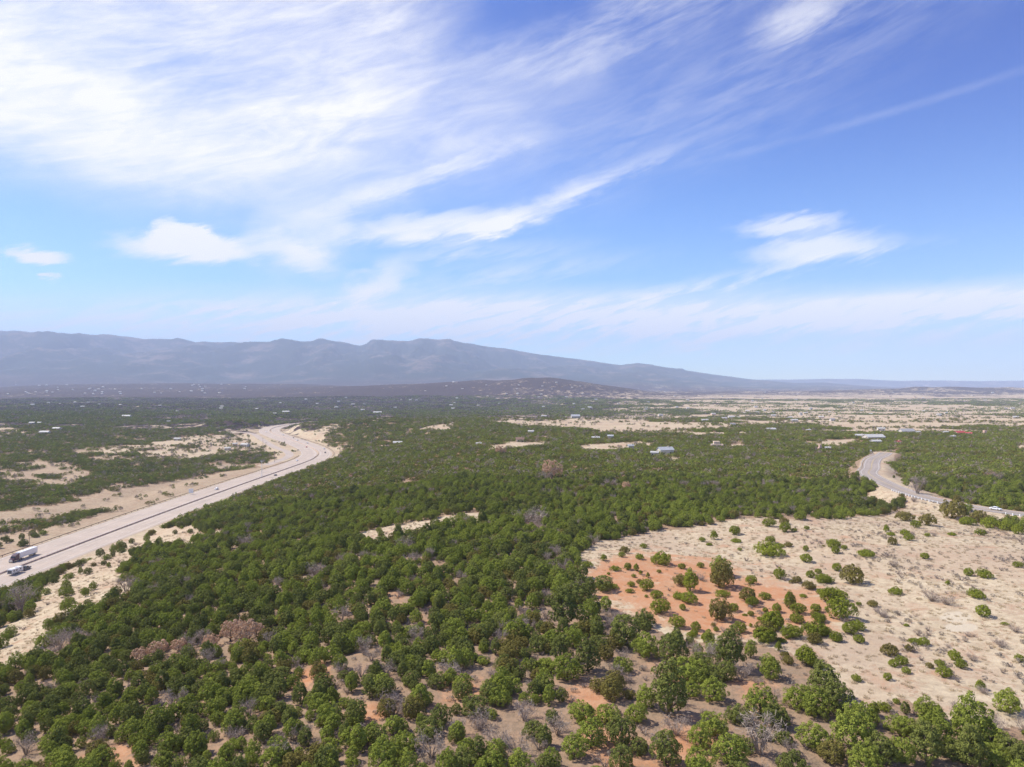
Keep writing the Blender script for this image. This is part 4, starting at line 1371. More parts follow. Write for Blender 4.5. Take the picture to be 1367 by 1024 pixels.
bags = {}
for p in chosen:
    base = LOOK[p['kind']]
    if p['place'] != 'clearing' or p['size'] > 0:
        med = {'pinyon_tree': 40, 'juniper_shrub': 15, 'bare_shrub': 30, 'dead_pinyon_tree': 26}[FAMILY(p['kind'])]
        if p['size'] > med * 1.25:
            base = 'large ' + base
        elif p['size'] < med * 0.78:
            base = 'small ' + base
    p['text'] = base + ' ' + relation(p['px'], p['py'])
    bags.setdefault(p['text'], []).append(p)
for t, b in bags.items():
    b.sort(key=lambda p: p['px'])
    for i, p in enumerate(b):
        p['label'] = t if len(b) == 1 else t + ', ' + ordinal(i, len(b))

for p in chosen:
    k = KIND[p['kind']]
    fam = FAMILY(p['kind'])
    if fam == 'bare_shrub':
        o = link(fam, k['crown'])
        o.location = (p['x'], p['y'], p['z'] - 0.05)
        o.rotation_euler = (0, 0, p['rz'])
        o.scale = (p['s'],) * 3
    else:
        o = root(fam, (p['x'], p['y'], p['z'] - 0.05), p['rz'], (p['s'], p['s'], p['s'] * p['zs']))
        link('trunk', k['trunk'], o)
        link('crown', k['crown'], o)
    tag(o, p['label'], CATEGORY[fam], GROUP[fam])


# ------------------------------------------------------------------ everything too many to count
def scatter(name, templates, pts, mats):
    """templates: list of (V, [faces], [material index per face]); pts: x,y,z,rot,sx,sz,index. One object that repeats its own templates over its points."""
    V, Fs4, Fs3, mi4, mi3, tid = [], [], [], [], [], []
    n = 0
    for ti, (tv, tfs, tm) in enumerate(templates):
        V.append(tv)
        tid.append(np.full(len(tv), ti + 1))
        for f, m in zip(tfs, tm):
            if f.shape[1] == 4:
                Fs4.append(f + n); mi4.append(np.full(len(f), m))
            else:
                Fs3.append(f + n); mi3.append(np.full(len(f), m))
        n += len(tv)
    nt = n
    pts = np.asarray(pts, float)
    V.append(pts[:, :3])
    V = np.concatenate(V)
    fs, mi = [], []
    if Fs4:
        fs.append(np.concatenate(Fs4)); mi.append(np.concatenate(mi4))
    if Fs3:
        fs.append(np.concatenate(Fs3)); mi.append(np.concatenate(mi3))
    me = np_mesh(name, V, fs, mats, mi=np.concatenate(mi))
    tidv = np.zeros(len(V), np.int32)
    tidv[:nt] = np.concatenate(tid)
    a = me.attributes.new("template", 'INT', 'POINT')
    a.data.foreach_set("value", tidv)
    a = me.attributes.new("which", 'INT', 'POINT')
    w = np.zeros(len(V), np.int32)
    w[nt:] = pts[:, 6]
    a.data.foreach_set("value", w)
    a = me.attributes.new("turn", 'FLOAT_VECTOR', 'POINT')
    t = np.zeros((len(V), 3), np.float32)
    t[nt:, 2] = pts[:, 3]
    a.data.foreach_set("vector", t.ravel())
    a = me.attributes.new("grow", 'FLOAT_VECTOR', 'POINT')
    t = np.ones((len(V), 3), np.float32)
    t[nt:, 0] = pts[:, 4]
    t[nt:, 1] = pts[:, 4]
    t[nt:, 2] = pts[:, 5]
    a.data.foreach_set("vector", t.ravel())
    o = link(name, me)
    tree = bpy.data.node_groups.new(name + "_repeat", 'GeometryNodeTree')
    tree.interface.new_socket("Geometry", in_out='INPUT', socket_type='NodeSocketGeometry')
    tree.interface.new_socket("Geometry", in_out='OUTPUT', socket_type='NodeSocketGeometry')
    N = tree.nodes
    Lk = tree.links
    gi = N.new("NodeGroupInput")
    go = N.new("NodeGroupOutput")

    def named(nm, typ):
        q = N.new("GeometryNodeInputNamedAttribute")
        q.data_type = typ
        q.inputs["Name"].default_value = nm
        return q.outputs["Attribute"]

    def equal(sock, val):
        c = N.new("FunctionNodeCompare")
        c.data_type = 'INT'
        c.operation = 'EQUAL'
        Lk.new(sock, c.inputs[2])
        c.inputs[3].default_value = val
        return c.outputs[0]

    tsock = named("template", 'INT')
    g2i = N.new("GeometryNodeGeometryToInstance")
    for ti in range(len(templates), 0, -1):
        sp = N.new("GeometryNodeSeparateGeometry")
        sp.domain = 'POINT'
        Lk.new(gi.outputs[0], sp.inputs[0])
        Lk.new(equal(tsock, ti), sp.inputs[1])
        Lk.new(sp.outputs[0], g2i.inputs[0])
    sp = N.new("GeometryNodeSeparateGeometry")
    sp.domain = 'POINT'
    Lk.new(gi.outputs[0], sp.inputs[0])
    Lk.new(equal(tsock, 0), sp.inputs[1])
    iop = N.new("GeometryNodeInstanceOnPoints")
    Lk.new(sp.outputs[0], iop.inputs["Points"])
    Lk.new(g2i.outputs[0], iop.inputs["Instance"])
    iop.inputs["Pick Instance"].default_value = True
    Lk.new(named("which", 'INT'), iop.inputs["Instance Index"])
    Lk.new(named("turn", 'FLOAT_VECTOR'), iop.inputs["Rotation"])
    Lk.new(named("grow", 'FLOAT_VECTOR'), iop.inputs["Scale"])
    Lk.new(iop.outputs[0], go.inputs[0])
    md = o.modifiers.new("repeat", 'NODES')
    md.node_group = tree
    tag(o, kind="stuff")
    return o


# the rest of the near wood
rest = [p for p in plants if not p.get('own')]
keys = list(KIND)
mats_near = [M['deep'], M['bright'], M['olive'], M['juniper'], M['russet'], M['twig'], M['bark'], M['dormant']]
mi_of = {'deep': 0, 'bright': 1, 'olive': 2, 'juniper': 3, 'russet': 4, 'twig': 5}
T = []
for key in keys:
    k = KIND[key]
    if 'tV' in k:
        T.append((np.concatenate([k['cV'], k['tV']]), [k['cQ']] + [f + len(k['cV']) for f in k['tf']], [mi_of[k['mat']]] + [6] * len(k['tf'])))
    else:
        T.append((k['cV'], [k['cQ']], [mi_of[k['mat']]]))
scatter("woodland", T, [(p['x'], p['y'], p['z'] - 0.05, p['rz'], p['s'], p['s'] * p['zs'], keys.index(p['kind'])) for p in rest], mats_near)


# --- farther woods: small groves of simpler trees
def grove(seed, n, half, nclump, nleaf, leaf, cr, mix_, nm=6):
    r = np.random.default_rng(seed)
    Vs, Q4, mi = [], [], []
    nv = 0
    spots = []
    tries = 0
    while len(spots) < n and tries < 4000:
        tries += 1
        a = r.uniform(-half, half, 2)
        if np.hypot(*a) < half * 1.15 and all(np.hypot(*(a - b)) > 2.3 for b in spots):
            spots.append(a)
    for i, a in enumerate(spots):
        R = r.uniform(1.2, 2.3)
        H = r.uniform(2.6, 4.4)
        V, Q = crown_shape(seed * 50 + i, R, H, -0.5, nclump, nleaf, leaf, cr, core=8)
        V[:, 0] += a[0]
        V[:, 1] += a[1]
        Vs.append(V); Q4.append(Q + nv); nv += len(V)
        mi.append(r.choice(nm, p=mix_))
    return np.concatenate(Vs), Q4, mi


MIX = [0.50, 0.28, 0.14, 0.0, 0.01, 0.07]
T2 = [grove(300 + i, 11, 5.6, 12, 12, 0.28, 0.62, MIX) for i in range(7)]
T2 += [grove(320 + i, (1, 2, 3, 4)[i], (0.5, 3, 4, 5)[i], 18, 16, 0.24, 0.55, MIX) for i in range(4)]
pts = []
for (y0, y1, step, seed) in ((430, 700, 8.4, 41), (700, 1150, 10.5, 42), (1150, 1800, 14.5, 43)):
    x, y, r = jitter_grid(y0, y1, step, seed)
    z = hgt(x, y)
    _, _, _, dens, px, py = cover(x, y, z)
    u = r.random(len(x))
    full = u < np.clip(dens * 1.15, 0, 1) * (dens > 0.45)
    lone = (~full) & (u < dens * 1.9)
    rz = r.uniform(0, 6.28, len(x))
    s = r.uniform(0.8, 1.15, len(x)) * (1 + 0.25 * (step - 8.4) / 6)
    w = r.integers(0, 1000, len(x))
    dh = line_dist(x, y, HIGHWAY)
    df = line_dist(x, y, FRONTAGE)
    dr = line_dist(x, y, ROAD)
    near_road = full & (((dr > 7.5) & (dr <= 13)) | ((dh > 29) & (dh <= 33)))
    full &= (dh > 33) & (df > 15) & (dr > 13)
    for i in np.where(full)[0]:
        pts.append((x[i], y[i], z[i] - 0.25, rz[i], s[i], s[i] * 0.95, w[i] % 7))
    for i in np.where(near_road)[0]:
        pts.append((x[i], y[i], z[i] - 0.1, rz[i], s[i], s[i], 7))
    for i in np.where(lone)[0]:
        pts.append((x[i], y[i], z[i] - 0.1, rz[i], s[i] * 0.9, s[i] * 0.8, 7 + w[i] % 4))
scatter("woodland", T2, pts, mats_near)

T3 = [grove(400 + i, 40, 14.0, 5, 8, 0.75, 0.95, MIX) for i in range(5)]
T3 += [grove(440 + i, 40, 14.0, 5, 8, 0.70, 0.90, [0.16, 0.04, 0.06, 0, 0.02, 0.10, 0, 0.62], 8) for i in range(4)]
T3 += [grove(420 + i, 7, 14.0, 6, 9, 0.65, 0.9, MIX) for i in range(4)]
pts = []
for (y0, y1, step, seed) in ((1800, 2600, 25.0, 51), (2600, 3900, 36.0, 52)):
    x, y, r = jitter_grid(y0, y1, step, seed)
    z = hgt(x, y)
    _, _, _, dens, px, py = cover(x, y, z)
    u = r.random(len(x))
    full = u < np.clip(dens * 1.0, 0, 1) * (dens > 0.45)
    lone = (~full) & (u < dens * 2.4)
    rz = r.uniform(0, 6.28, len(x))
    u2 = r.random(len(x))
    brown = 0.15 + 0.75 * sst(1900, 2800, y) * sst(860, 420, px)
    s = r.uniform(0.85, 1.2, len(x)) * (1.0 if step < 30 else 1.3)
    w = r.integers(0, 1000, len(x))
    for i in np.where(full)[0]:
        pts.append((x[i], y[i], z[i] - 0.6, rz[i], s[i], min(s[i], 1.15), (5 + w[i] % 4) if u2[i] < brown[i] else w[i] % 5))
    for i in np.where(lone)[0]:
        pts.append((x[i], y[i], z[i] - 0.3, rz[i], s[i], min(s[i], 1.1), 9 + w[i] % 4))
scatter("distant_woodland", T3, pts, mats_near)


# --- tufts of dry grass, sage and litter on the open ground
def tuft(seed, n, R, H, wdt):
    r = np.random.default_rng(seed)
    a = r.uniform(0, 6.28, n)
    q = R * np.sqrt(r.uniform(0, 1, n))
    c = np.stack([np.cos(a) * q, np.sin(a) * q, np.zeros(n)], 1)
    d = nrm(np.stack([np.cos(a) * 0.5, np.sin(a) * 0.5, np.ones(n)], 1) + 0.35 * r.normal(size=(n, 3)))
    d[:, 2] = np.abs(d[:, 2])
    t = nrm(np.cross(d, r.normal(size=(n, 3)))) * wdt
    h = (H * r.uniform(0.5, 1.1, n))[:, None]
    V = np.stack([c - t, c + t, c + d * h + t * 0.3, c + d * h - t * 0.3], 1).reshape(-1, 3)
    return V, np.arange(4 * n).reshape(n, 4)


TG = []
for i in range(4):
    V, Q = tuft(500 + i, 46, 0.42, 0.40, 0.035)
    TG.append((V, [Q], [0]))
for i in range(4):
    V, Q = crown_shape(520 + i, 0.5, 0.55, 0.0, 9, 22, 0.07, 0.2, low=-0.05, core=0)
    TG.append((V, [Q], [1]))
for i in range(3):
    V, Q = twig_shape(530 + i, 0.7, 0.7, 7, 120)
    TG.append((V, [Q], [2]))
pts = []
x, y, r = jitter_grid(70, 360, 1.55, 61)
z = hgt(x, y)
gc, rc, pc, dens, px, py = cover(x, y, z)
u = r.random(len(x))
w = r.integers(0, 1000, len(x))
rz = r.uniform(0, 6.28, len(x))
sage = sst(0.48, 0.62, fbm(x / 22, y / 22, 141, 3)) * (px > 1000)
dr = line_dist(x, y, ROAD)
dh = line_dist(x, y, HIGHWAY)
ok = (dr > 6.5) & (dh > 24)
open_ = (gc > 0.5) & ok
pg = np.where(rc > 0.5, 0.08, 0.30)
a = open_ & (u < pg)
b = open_ & (~a) & (u < pg + 0.008 + 0.14 * sage)
c = open_ & (~a) & (~b) & (u < pg + 0.014 + 0.20 * sage)
wl = (~open_) & ok & (gc < 0.4) & (y < 240) & (px > 150) & (u < 0.14)
for i in np.where(a)[0]:
    s = 0.5 + 0.8 * ((w[i] * 37) % 100) / 100
    pts.append((x[i], y[i], z[i] - 0.02, rz[i], s, s, w[i] % 4))
for i in np.where(b | (wl & (w % 2 == 0)))[0]:
    s = 0.6 + 0.9 * ((w[i] * 37) % 100) / 100
    pts.append((x[i], y[i], z[i] - 0.02, rz[i], s, s, 4 + w[i] % 4))
for i in np.where(c | (wl & (w % 2 == 1)))[0]:
    s = 0.6 + 0.8 * ((w[i] * 37) % 100) / 100
    pts.append((x[i], y[i], z[i] - 0.02, rz[i], s, s, 8 + w[i] % 3))
scatter("dry_grass", TG, pts, [M['straw'], M['sage'], M['twig']])
print("plants", len(plants), "own", len(chosen), "labels", len(set(p['label'] for p in chosen)))

# ------------------------------------------------------------------ houses
def house(name, label, px, py, width, kind, turn=0.0, group=None, tiny=False, depth=None, base_z=None):
    g = ground_at([px], [py])[0]
    w = 0.8 * width * g[1] / F
    key = kind
    o = root('house', (g[0], g[1], g[2] - 0.2), turn)
    tag(o, label, 'house', group)
    wallm, roofm = {'barn': ('limewash', 'paleroof'), 'white': ('limewash', 'chalk'), 'adobe': ('adobe', None), 'red': ('adobe', 'redroof'), 'brown': ('adobe', 'brownroof'),
                    'grey': ('limewash', 'greyroof'), 'pink': ('pinkstucco', None), 'tan': ('adobe', 'chalk'), 'long': ('limewash', 'chalk')}[kind]
    d = (depth or 0.62) * w
    d = min(d, 14.0)
    h = 3.2 if kind != 'barn' else 4.2
    if kind in ('adobe', 'pink'):
        # stepped flat-roofed blocks with parapets
        mb = MB().box(-w / 2, w / 2, -d / 2, d / 2, -1, h, 0.2)
        mb.box(-w * 0.28, w * 0.22, -d * 0.36, d * 0.44, h - 0.02, h + 2.6, 0.2)
        mb.box(w * 0.30, w * 0.46, -d * 0.62, -d * 0.49, -1, h * 0.8, 0.1)
        mb.build('wall', M[wallm], o)
        MB().box(-w / 2 + 0.35, -w * 0.29, -d / 2 + 0.35, d / 2 - 0.35, h, h + 0.05).build('roof', M['chalk'], o)
    else:
        MB().box(-w / 2, w / 2, -d / 2, d / 2, -1, h).build('wall', M[wallm], o)
        e = 0.5
        rise = d * (0.22 if kind in ('white', 'long', 'tan') else 0.30)
        r = MB()
        prof = [(-d / 2 - e, h - 0.12), (0, h + rise), (d / 2 + e, h - 0.12), (d / 2 + e, h + 0.12), (0, h + rise + 0.28), (-d / 2 - e, h + 0.12)]
        n = 6
        V = [(x_, a, z_) for x_ in (-w / 2 - e, w / 2 + e) for a, z_ in prof]
        Q = [(i, (i + 1) % n, n + (i + 1) % n, n + i) for i in range(n)] + [(0, 5, 4, 1), (1, 4, 3, 2), (6, 7, 10, 11), (7, 8, 9, 10)]
        r.add(V, Q)
        rf = r.build('roof', M[roofm], o)
        gb = MB()
        gb.add([(s * (w / 2 - 0.02), a, z_) for s in (-1, 1) for a, z_ in ((-d / 2, h), (0, h + rise), (d / 2, h))], (), [(0, 1, 2), (3, 5, 4)])
        gb.build('gable', M[wallm], o)
        if not tiny:
            MB().box(w * 0.2, w * 0.2 + 0.8, -0.4, 0.4, h + rise * 0.5, h + rise + 1.0, 0.05).build('chimney', M['adobe'], rf)
    # openings on the side that faces the viewer
    if not tiny:
        nwin = max(2, min(7, int(w / 4)))
        for i in range(nwin):
            x0 = -w / 2 + (i + 0.5) * w / nwin
            if i == nwin // 2:
                MB().box(x0 - 0.5, x0 + 0.5, -d / 2 - 0.06, -d / 2 + 0.02, 0.2, 2.3, 0.02).build('door', M['wood'], o)
            else:
                f = MB().box(x0 - 0.75, x0 + 0.75, -d / 2 - 0.07, -d / 2 + 0.02, 1.0, 2.3).build('window', M['white'], o)
                MB().box(x0 - 0.65, x0 + 0.65, -d / 2 - 0.10, -d / 2 - 0.071, 1.1, 2.2).build('pane', M['glass'], f)
    return o


HOUSES = [
    (888, 607, 24, 'barn', 0.25, "large white house with pale blue metal roof, behind the dense wood"),
    (874, 609, 12, 'white', -0.3, "small white roofed shed left of the pale blue metal roof"),
    (957, 597, 20, 'adobe', -0.15, "two storey tan flat roofed house in its own bare yard"),
    (1166, 587, 30, 'long', 0.1, "long bright white roofed building above the side road's bend"),
    (1148, 585, 14, 'white', -0.2, "low white roofed wing left of the longest white roof"),
    (1169, 593, 15, 'white', 0.1, "short white roofed house just above the top of the side road"),
    (1199, 594, 10, 'red', 0.6, "small house with dark red roof at the side road's top"),
    (1210, 579, 22, 'grey', 0.05, "long low white walled house with dark roof among trees"),
    (1226, 580, 7, 'white', 0.2, "tiny white shed right of the long low dark roofed house"),
    (1262, 580, 8, 'white', 0.2, "small white house left of the bright red roofs"),
    (1281, 581, 15, 'red', 0.15, "widest bright red roofed house on the right"),
    (1293, 582, 9, 'red', -0.4, "small red roofed wing beside the widest red roof"),
    (1315, 581, 9, 'pink', 0.1, "pink flat roofed house, right of the bright red roofs"),
    (1272, 586, 7, 'white', 0.1, "tiny white roof below the bright red roofs"),
    (1176, 575, 11, 'white', -0.2, "pale roofed house behind the longest white roof"),
    (1029, 576, 14, 'long', 0.1, "long white roof at the lower edge of the tan meadow"),
    (1079, 577, 7, 'tan', 0.3, "small grey tan house amid trees below the tan meadow"),
    (1095, 602, 8, 'pink', 0.2, "small pink house in the wood left of the side road"),
    (1105, 602, 8, 'white', -0.2, "small white roof beside the pink house in the wood"),
    (941, 563, 11, 'white', 0.1, "white roofed house in trees above the left tan meadow"),
    (978, 569, 8, 'grey', 0.2, "grey roofed house standing in the open tan meadow"),
    (976, 558, 10, 'white', 0.0, "pale house at the upper edge of the tan meadow"),
    (1060, 563, 11, 'white', 0.1, "white roofed house at the tan meadow's upper middle"),
    (1111, 562, 8, 'grey', 0.2, "grey roofed house, upper right part of the tan meadow"),
    (531, 594, 14, 'white', 0.05, "white long roof in the dark wood right of the highway bend"),
    (504, 552, 13, 'tan', 0.1, "tan house on bare ground in the dark far wood"),
    (484, 548, 6, 'white', 0.3, "bright white tall cottage alone in the dark far wood"),
    (694, 590, 13, 'brown', 0.1, "brown roofed house on a small bare patch mid wood"),
    (709, 579, 9, 'white', -0.3, "white pitched roof on the dark wooded knoll"),
    (795, 588, 12, 'white', 0.1, "white roof in trees left of a small pale roof"),
    (815, 587, 9, 'barn', -0.2, "pale blue roof, right neighbour of a white roof in trees"),
    (842, 601, 9, 'barn', 0.1, "small pale roof left of the large pale blue metal roof"),
    (639, 596, 8, 'tan', 0.2, "small tan house in the wood left of the brown roof"),
    (768, 558, 14, 'barn', 0.1, "pale house in the middle of the long tan strip"),
    (726, 557, 8, 'white', 0.1, "white house at the left end of the long tan strip"),
    (76, 574, 12, 'white', -0.1, "white roofed house by the left bare hill"),
    (60, 579, 14, 'long', 0.1, "low white roof in front of the left bare hill's house"),
    (43, 566, 8, 'white', 0.1, "small white house, left one of two behind the left hill"),
    (53, 566, 7, 'white', -0.2, "small white house, right one of two behind the left hill"),
    (169, 557, 13, 'long', 0.05, "blue white long roof in the far dark wood on the left"),
    (225, 564, 5, 'white', 0.4, "single white cottage in dark wood left of the yellow road cut"),
    (237, 588, 10, 'white', 0.1, "white house in the valley wood left of the highway bend"),
    (327, 596, 12, 'white', -0.2, "white house nearest the frontage road"),
    (314, 595, 7, 'tan', 0.2, "tan house second from the frontage road"),
    (304, 601, 9, 'white', 0.2, "white house below the tan house near the frontage road"),
    (367, 553, 5, 'white', 0.2, "small white house behind the yellow road cut"),
    (382, 551, 11, 'long', 0.1, "long white house behind the yellow road cut"),
]
for (px, py, w, kd, tr, lb) in HOUSES:
    house('house', lb, px, py, w, kd, tr)

# the far hillside settlements: each a small gabled block, a pixel or two wide
rt = np.random.default_rng(77)
tinymesh = []
for wm, rm in (('limewash', 'chalk'), ('adobe', 'chalk'), ('limewash', 'greyroof'), ('adobe', 'brownroof')):
    mb = MB().box(-7, 7, -5, 5, -3, 4)
    mb.add([(-7.5, -5.6, 3.9), (7.5, -5.6, 3.9), (7.5, 5.6, 3.9), (-7.5, 5.6, 3.9), (-7.5, 0, 6.2), (7.5, 0, 6.2)], [(0, 1, 5, 4), (2, 3, 4, 5)], [(0, 4, 3), (1, 2, 5)])
    V, fs = mb.arrays()
    mi = np.concatenate([[0] * 6 + [1] * 2, [0] * 2])
    tinymesh.append(np_mesh('far_house', V, fs, [M[wm], M[rm]], mi=mi))
ZONES = [('on the left hillside under the long mountain', 10, 335, 513, 527, 46, (0, 0, 0, 1)), ('on the dark rounded hill in the middle', 560, 790, 509, 530, 22, (0, 1, 1, 3)),
         ('on the far plain right of the rounded hill', 860, 1340, 523, 541, 30, (0, 1, 2, 3)), ('in the dark belt before the rounded hill', 400, 850, 530, 548, 28, (0, 0, 1, 2)),
         ('in the purple belt behind the valley', 10, 380, 530, 550, 14, (0, 0, 1, 2)), ('in the scrub dotted tan plain', 850, 1360, 543, 566, 44, (0, 0, 1, 2))]
WORDS = ['white', 'tan', 'grey roofed', 'brown roofed']
for text, x0, x1, y0, y1, n, opts in ZONES:
    xs = rt.uniform(x0, x1, n)
    ys = rt.uniform(y0, y1, n)
    G = ground_at(xs, ys)
    rec = []
    for a, c, g in zip(xs, ys, G):
        if g[1] < 1400 or g[1] > 9500:
            continue
        rec.append((a, g, int(rt.choice(opts))))
    for kd in sorted(set(r[2] for r in rec)):
        rows = sorted([r for r in rec if r[2] == kd])
        for i, (a, g, _) in enumerate(rows):
            o = link('far_house', tinymesh[kd])
            s = rt.uniform(0.5, 0.9) * (0.8 + 1.1 * min(1, g[1] / 7000))
            o.location = (g[0], g[1], g[2] + 0.4)
            o.rotation_euler = (0, 0, rt.uniform(-0.6, 0.6))
            o.scale = (s * 0.9, s * 0.8, s * 0.9)
            tag(o, 'tiny ' + WORDS[kd] + ' house ' + text + (', ' + ordinal(i, len(rows)) if len(rows) > 1 else ''), 'house', 'far houses ' + text)


# ------------------------------------------------------------------ vehicles (front points towards -Y before turning)
def wheels(o, spots, r, w):
    for x_, y_ in spots:
        t = MB().wheel(0, 0, 0, r, w).build('wheel', M['rubber'], o)
        t.location = (x_, y_, r)
        MB().wheel(0, 0, 0, r * 0.55, w + 0.04, 10).build('rim', M['chrome'], t)


def road_heading(L, y):
    i = int(np.argmin(np.abs(L[:, 1] - y)))
    d = L[min(i + 1, len(L) - 1)] - L[max(i - 1, 0)]
    return math.atan2(d[1], d[0]) - math.pi / 2


def make_car(label, loc, rz, paint, kind='sedan'):
    o = root('car', loc, rz)
    tag(o, label, 'car')
    if kind == 'sedan':
        body = [(-2.25, 0.38), (-2.3, 0.62), (-2.1, 0.80), (-1.1, 0.95), (1.6, 1.0), (2.2, 0.95), (2.28, 0.6), (2.2, 0.36)]
        cab = [(-1.15, 0.93), (-0.35, 1.44), (0.85, 1.46), (1.65, 0.98)]
        gl = [(-1.0, 0.97), (-0.35, 1.36), (0.80, 1.38), (1.45, 1.0)]
    else:
        body = [(-2.3, 0.42), (-2.35, 0.75), (-2.15, 0.98), (-1.2, 1.10), (2.1, 1.15), (2.3, 1.0), (2.3, 0.6), (2.2, 0.42)]
        cab = [(-1.25, 1.08), (-0.55, 1.72), (1.95, 1.74), (2.2, 1.12)]
        gl = [(-1.1, 1.12), (-0.52, 1.63), (1.85, 1.65), (2.05, 1.16)]
    MB().prism(body, -0.9, 0.9, taper=0.06).build('body', M[paint], o)
    MB().prism(cab, -0.80, 0.80, taper=0.10).build('cabin', M[paint], o)
    zz = gl[1][1]
    MB().prism(gl, -0.815, 0.815, taper=0.09).build('side_window', M['glass'], o)
    dz = cab[1][1] - cab[0][1]
    MB().add([(-0.66, cab[0][0] - 0.02, cab[0][1] + 0.04), (0.66, cab[0][0] - 0.02, cab[0][1] + 0.04), (0.60, cab[1][0] - 0.03, cab[1][1] - 0.07), (-0.60, cab[1][0] - 0.03, cab[1][1] - 0.07)],
             [(0, 1, 2, 3)]).build('windscreen', M['glass'], o)
    for s in (-1, 1):
        MB().box(s * 0.62 - 0.18, s * 0.62 + 0.18, -2.34, -2.2, 0.60, 0.74, 0.03).build('headlight', M['lamp'], o)
        MB().box(s * 0.66 - 0.15, s * 0.66 + 0.15, 2.2, 2.31, 0.66, 0.82, 0.03).build('tail_light', M['red'], o)
    wheels(o, [(s * 0.80, y_) for s in (-1, 1) for y_ in (-1.4, 1.35)], 0.33, 0.22)
    return o


def make_pickup(label, loc, rz, paint):
    o = root('pickup_truck', loc, rz)
    tag(o, label, 'pickup truck')
    MB().prism([(-2.75, 0.5), (-2.8, 0.95), (-2.6, 1.12), (-1.3, 1.2), (0.75, 1.2), (0.75, 0.5)], -0.98, 0.98, taper=0.03).build('body', M[paint], o)
    MB().prism([(-1.35, 1.18), (-0.6, 1.86), (0.6, 1.88), (0.74, 1.18)], -0.88, 0.88, taper=0.09).build('cabin', M[paint], o)
    MB().prism([(-1.15, 1.22), (-0.56, 1.76), (0.5, 1.78), (0.62, 1.22)], -0.895, 0.895, taper=0.08).build('side_window', M['glass'], o)
    MB().add([(-0.74, -1.36, 1.24), (0.74, -1.36, 1.24), (0.66, -0.64, 1.80), (-0.66, -0.64, 1.80)], [(0, 1, 2, 3)]).build('windscreen', M['glass'], o)
    bed = MB()
    bed.box(-0.98, -0.9, 0.76, 2.75, 0.55, 1.2).box(0.9, 0.98, 0.76, 2.75, 0.55, 1.2).box(-0.9, 0.9, 2.67, 2.75, 0.55, 1.18).box(-0.9, 0.9, 0.76, 2.67, 0.55, 0.68)
    bed.build('bed', M[paint], o)
    for s in (-1, 1):
        MB().box(s * 0.72 - 0.18, s * 0.72 + 0.18, -2.84, -2.7, 0.80, 0.98, 0.03).build('headlight', M['lamp'], o)
        MB().box(s * 0.90 - 0.07, s * 0.90 + 0.07, 2.7, 2.78, 0.75, 1.1, 0.02).build('tail_light', M['red'], o)
    wheels(o, [(s * 0.86, y_) for s in (-1, 1) for y_ in (-1.8, 1.75)], 0.40, 0.26)
    return o


def make_semi(loc, rz):
    o = root('semi_truck', loc, rz)
    tag(o, "white trailer lorry with dark maroon cab driving along the near stretch of highway", 'lorry')
    # tractor with a long bonnet, front towards -Y
    MB().prism([(-2.2, 0.7), (-2.3, 1.3), (-2.0, 1.75), (-0.6, 1.95), (-0.6, 0.7)], -1.05, 1.05, taper=0.10).build('bonnet', M['darkpaint'], o)
    cab = MB().prism([(-0.6, 0.75), (-0.65, 1.95), (-0.3, 2.9), (0.4, 3.55), (2.3, 3.75), (2.35, 0.75)], -1.22, 1.22, taper=0.04).build('cab', M['darkpaint'], o)
    MB().add([(-1.0, -0.70, 2.02), (1.0, -0.70, 2.02), (0.92, -0.36, 2.82), (-0.92, -0.36, 2.82)], [(0, 1, 2, 3)]).build('windscreen', M['glass'], o)
    for s in (-1, 1):
        MB().box(min(s * 1.205, s * 1.24), max(s * 1.205, s * 1.24), -0.3, 0.75, 1.95, 2.75).build('side_window', M['glass'], o)
        MB().box(s * 0.78 - 0.2, s * 0.78 + 0.2, -2.36, -2.24, 1.05, 1.3, 0.03).build('headlight', M['lamp'], o)
        MB().tube([(s * 1.25, 2.55, 0.9), (s * 1.25, 2.55, 4.0)], [0.09, 0.08], 8).build('exhaust_stack', M['chrome'], o)
        MB().box(min(s * 1.0, s * 1.2), max(s * 1.0, s * 1.2), 0.3, 1.6, 0.45, 0.95, 0.08).build('fuel_tank', M['chrome'], o)
        MB().box(s * 1.42 - 0.12, s * 1.42 + 0.12, -0.66, -0.56, 1.9, 2.5, 0.02).build('mirror', M['darkpaint'], o)
    MB().box(-1.15, 1.15, -2.5, -2.28, 0.45, 0.85, 0.06).build('bumper', M['chrome'], o)
    MB().box(-0.7, 0.7, -2.37, -2.27, 0.9, 1.6, 0.04).build('grille', M['chrome'], o)
    MB().box(-0.45, 0.45, -0.6, 5.4, 0.7, 0.98).build('chassis', M['rubber'], o)
    t = MB().box(-1.3, 1.3, 3.1, 16.6, 1.25, 4.1, 0.06).build('trailer', M['white'], o)
    MB().box(-1.31, 1.31, 12.2, 16.5, 1.0, 1.25).build('trailer_frame', M['greypaint'], o)
    for s in (-1, 1):
        MB().box(s * 0.7 - 0.05, s * 0.7 + 0.05, 6.0, 6.2, 0.1, 1.25).build('landing_leg', M['greypaint'], o)
        MB().box(s * 0.64 - 0.62, s * 0.64 + 0.62, 16.6, 16.65, 1.3, 4.0).build('rear_door', M['white'], o)
    wheels(o, [(s * 1.05, y_) for s in (-1, 1) for y_ in (-1.5, 3.3, 4.6, 13.6, 14.9)], 0.5, 0.35)
    return o


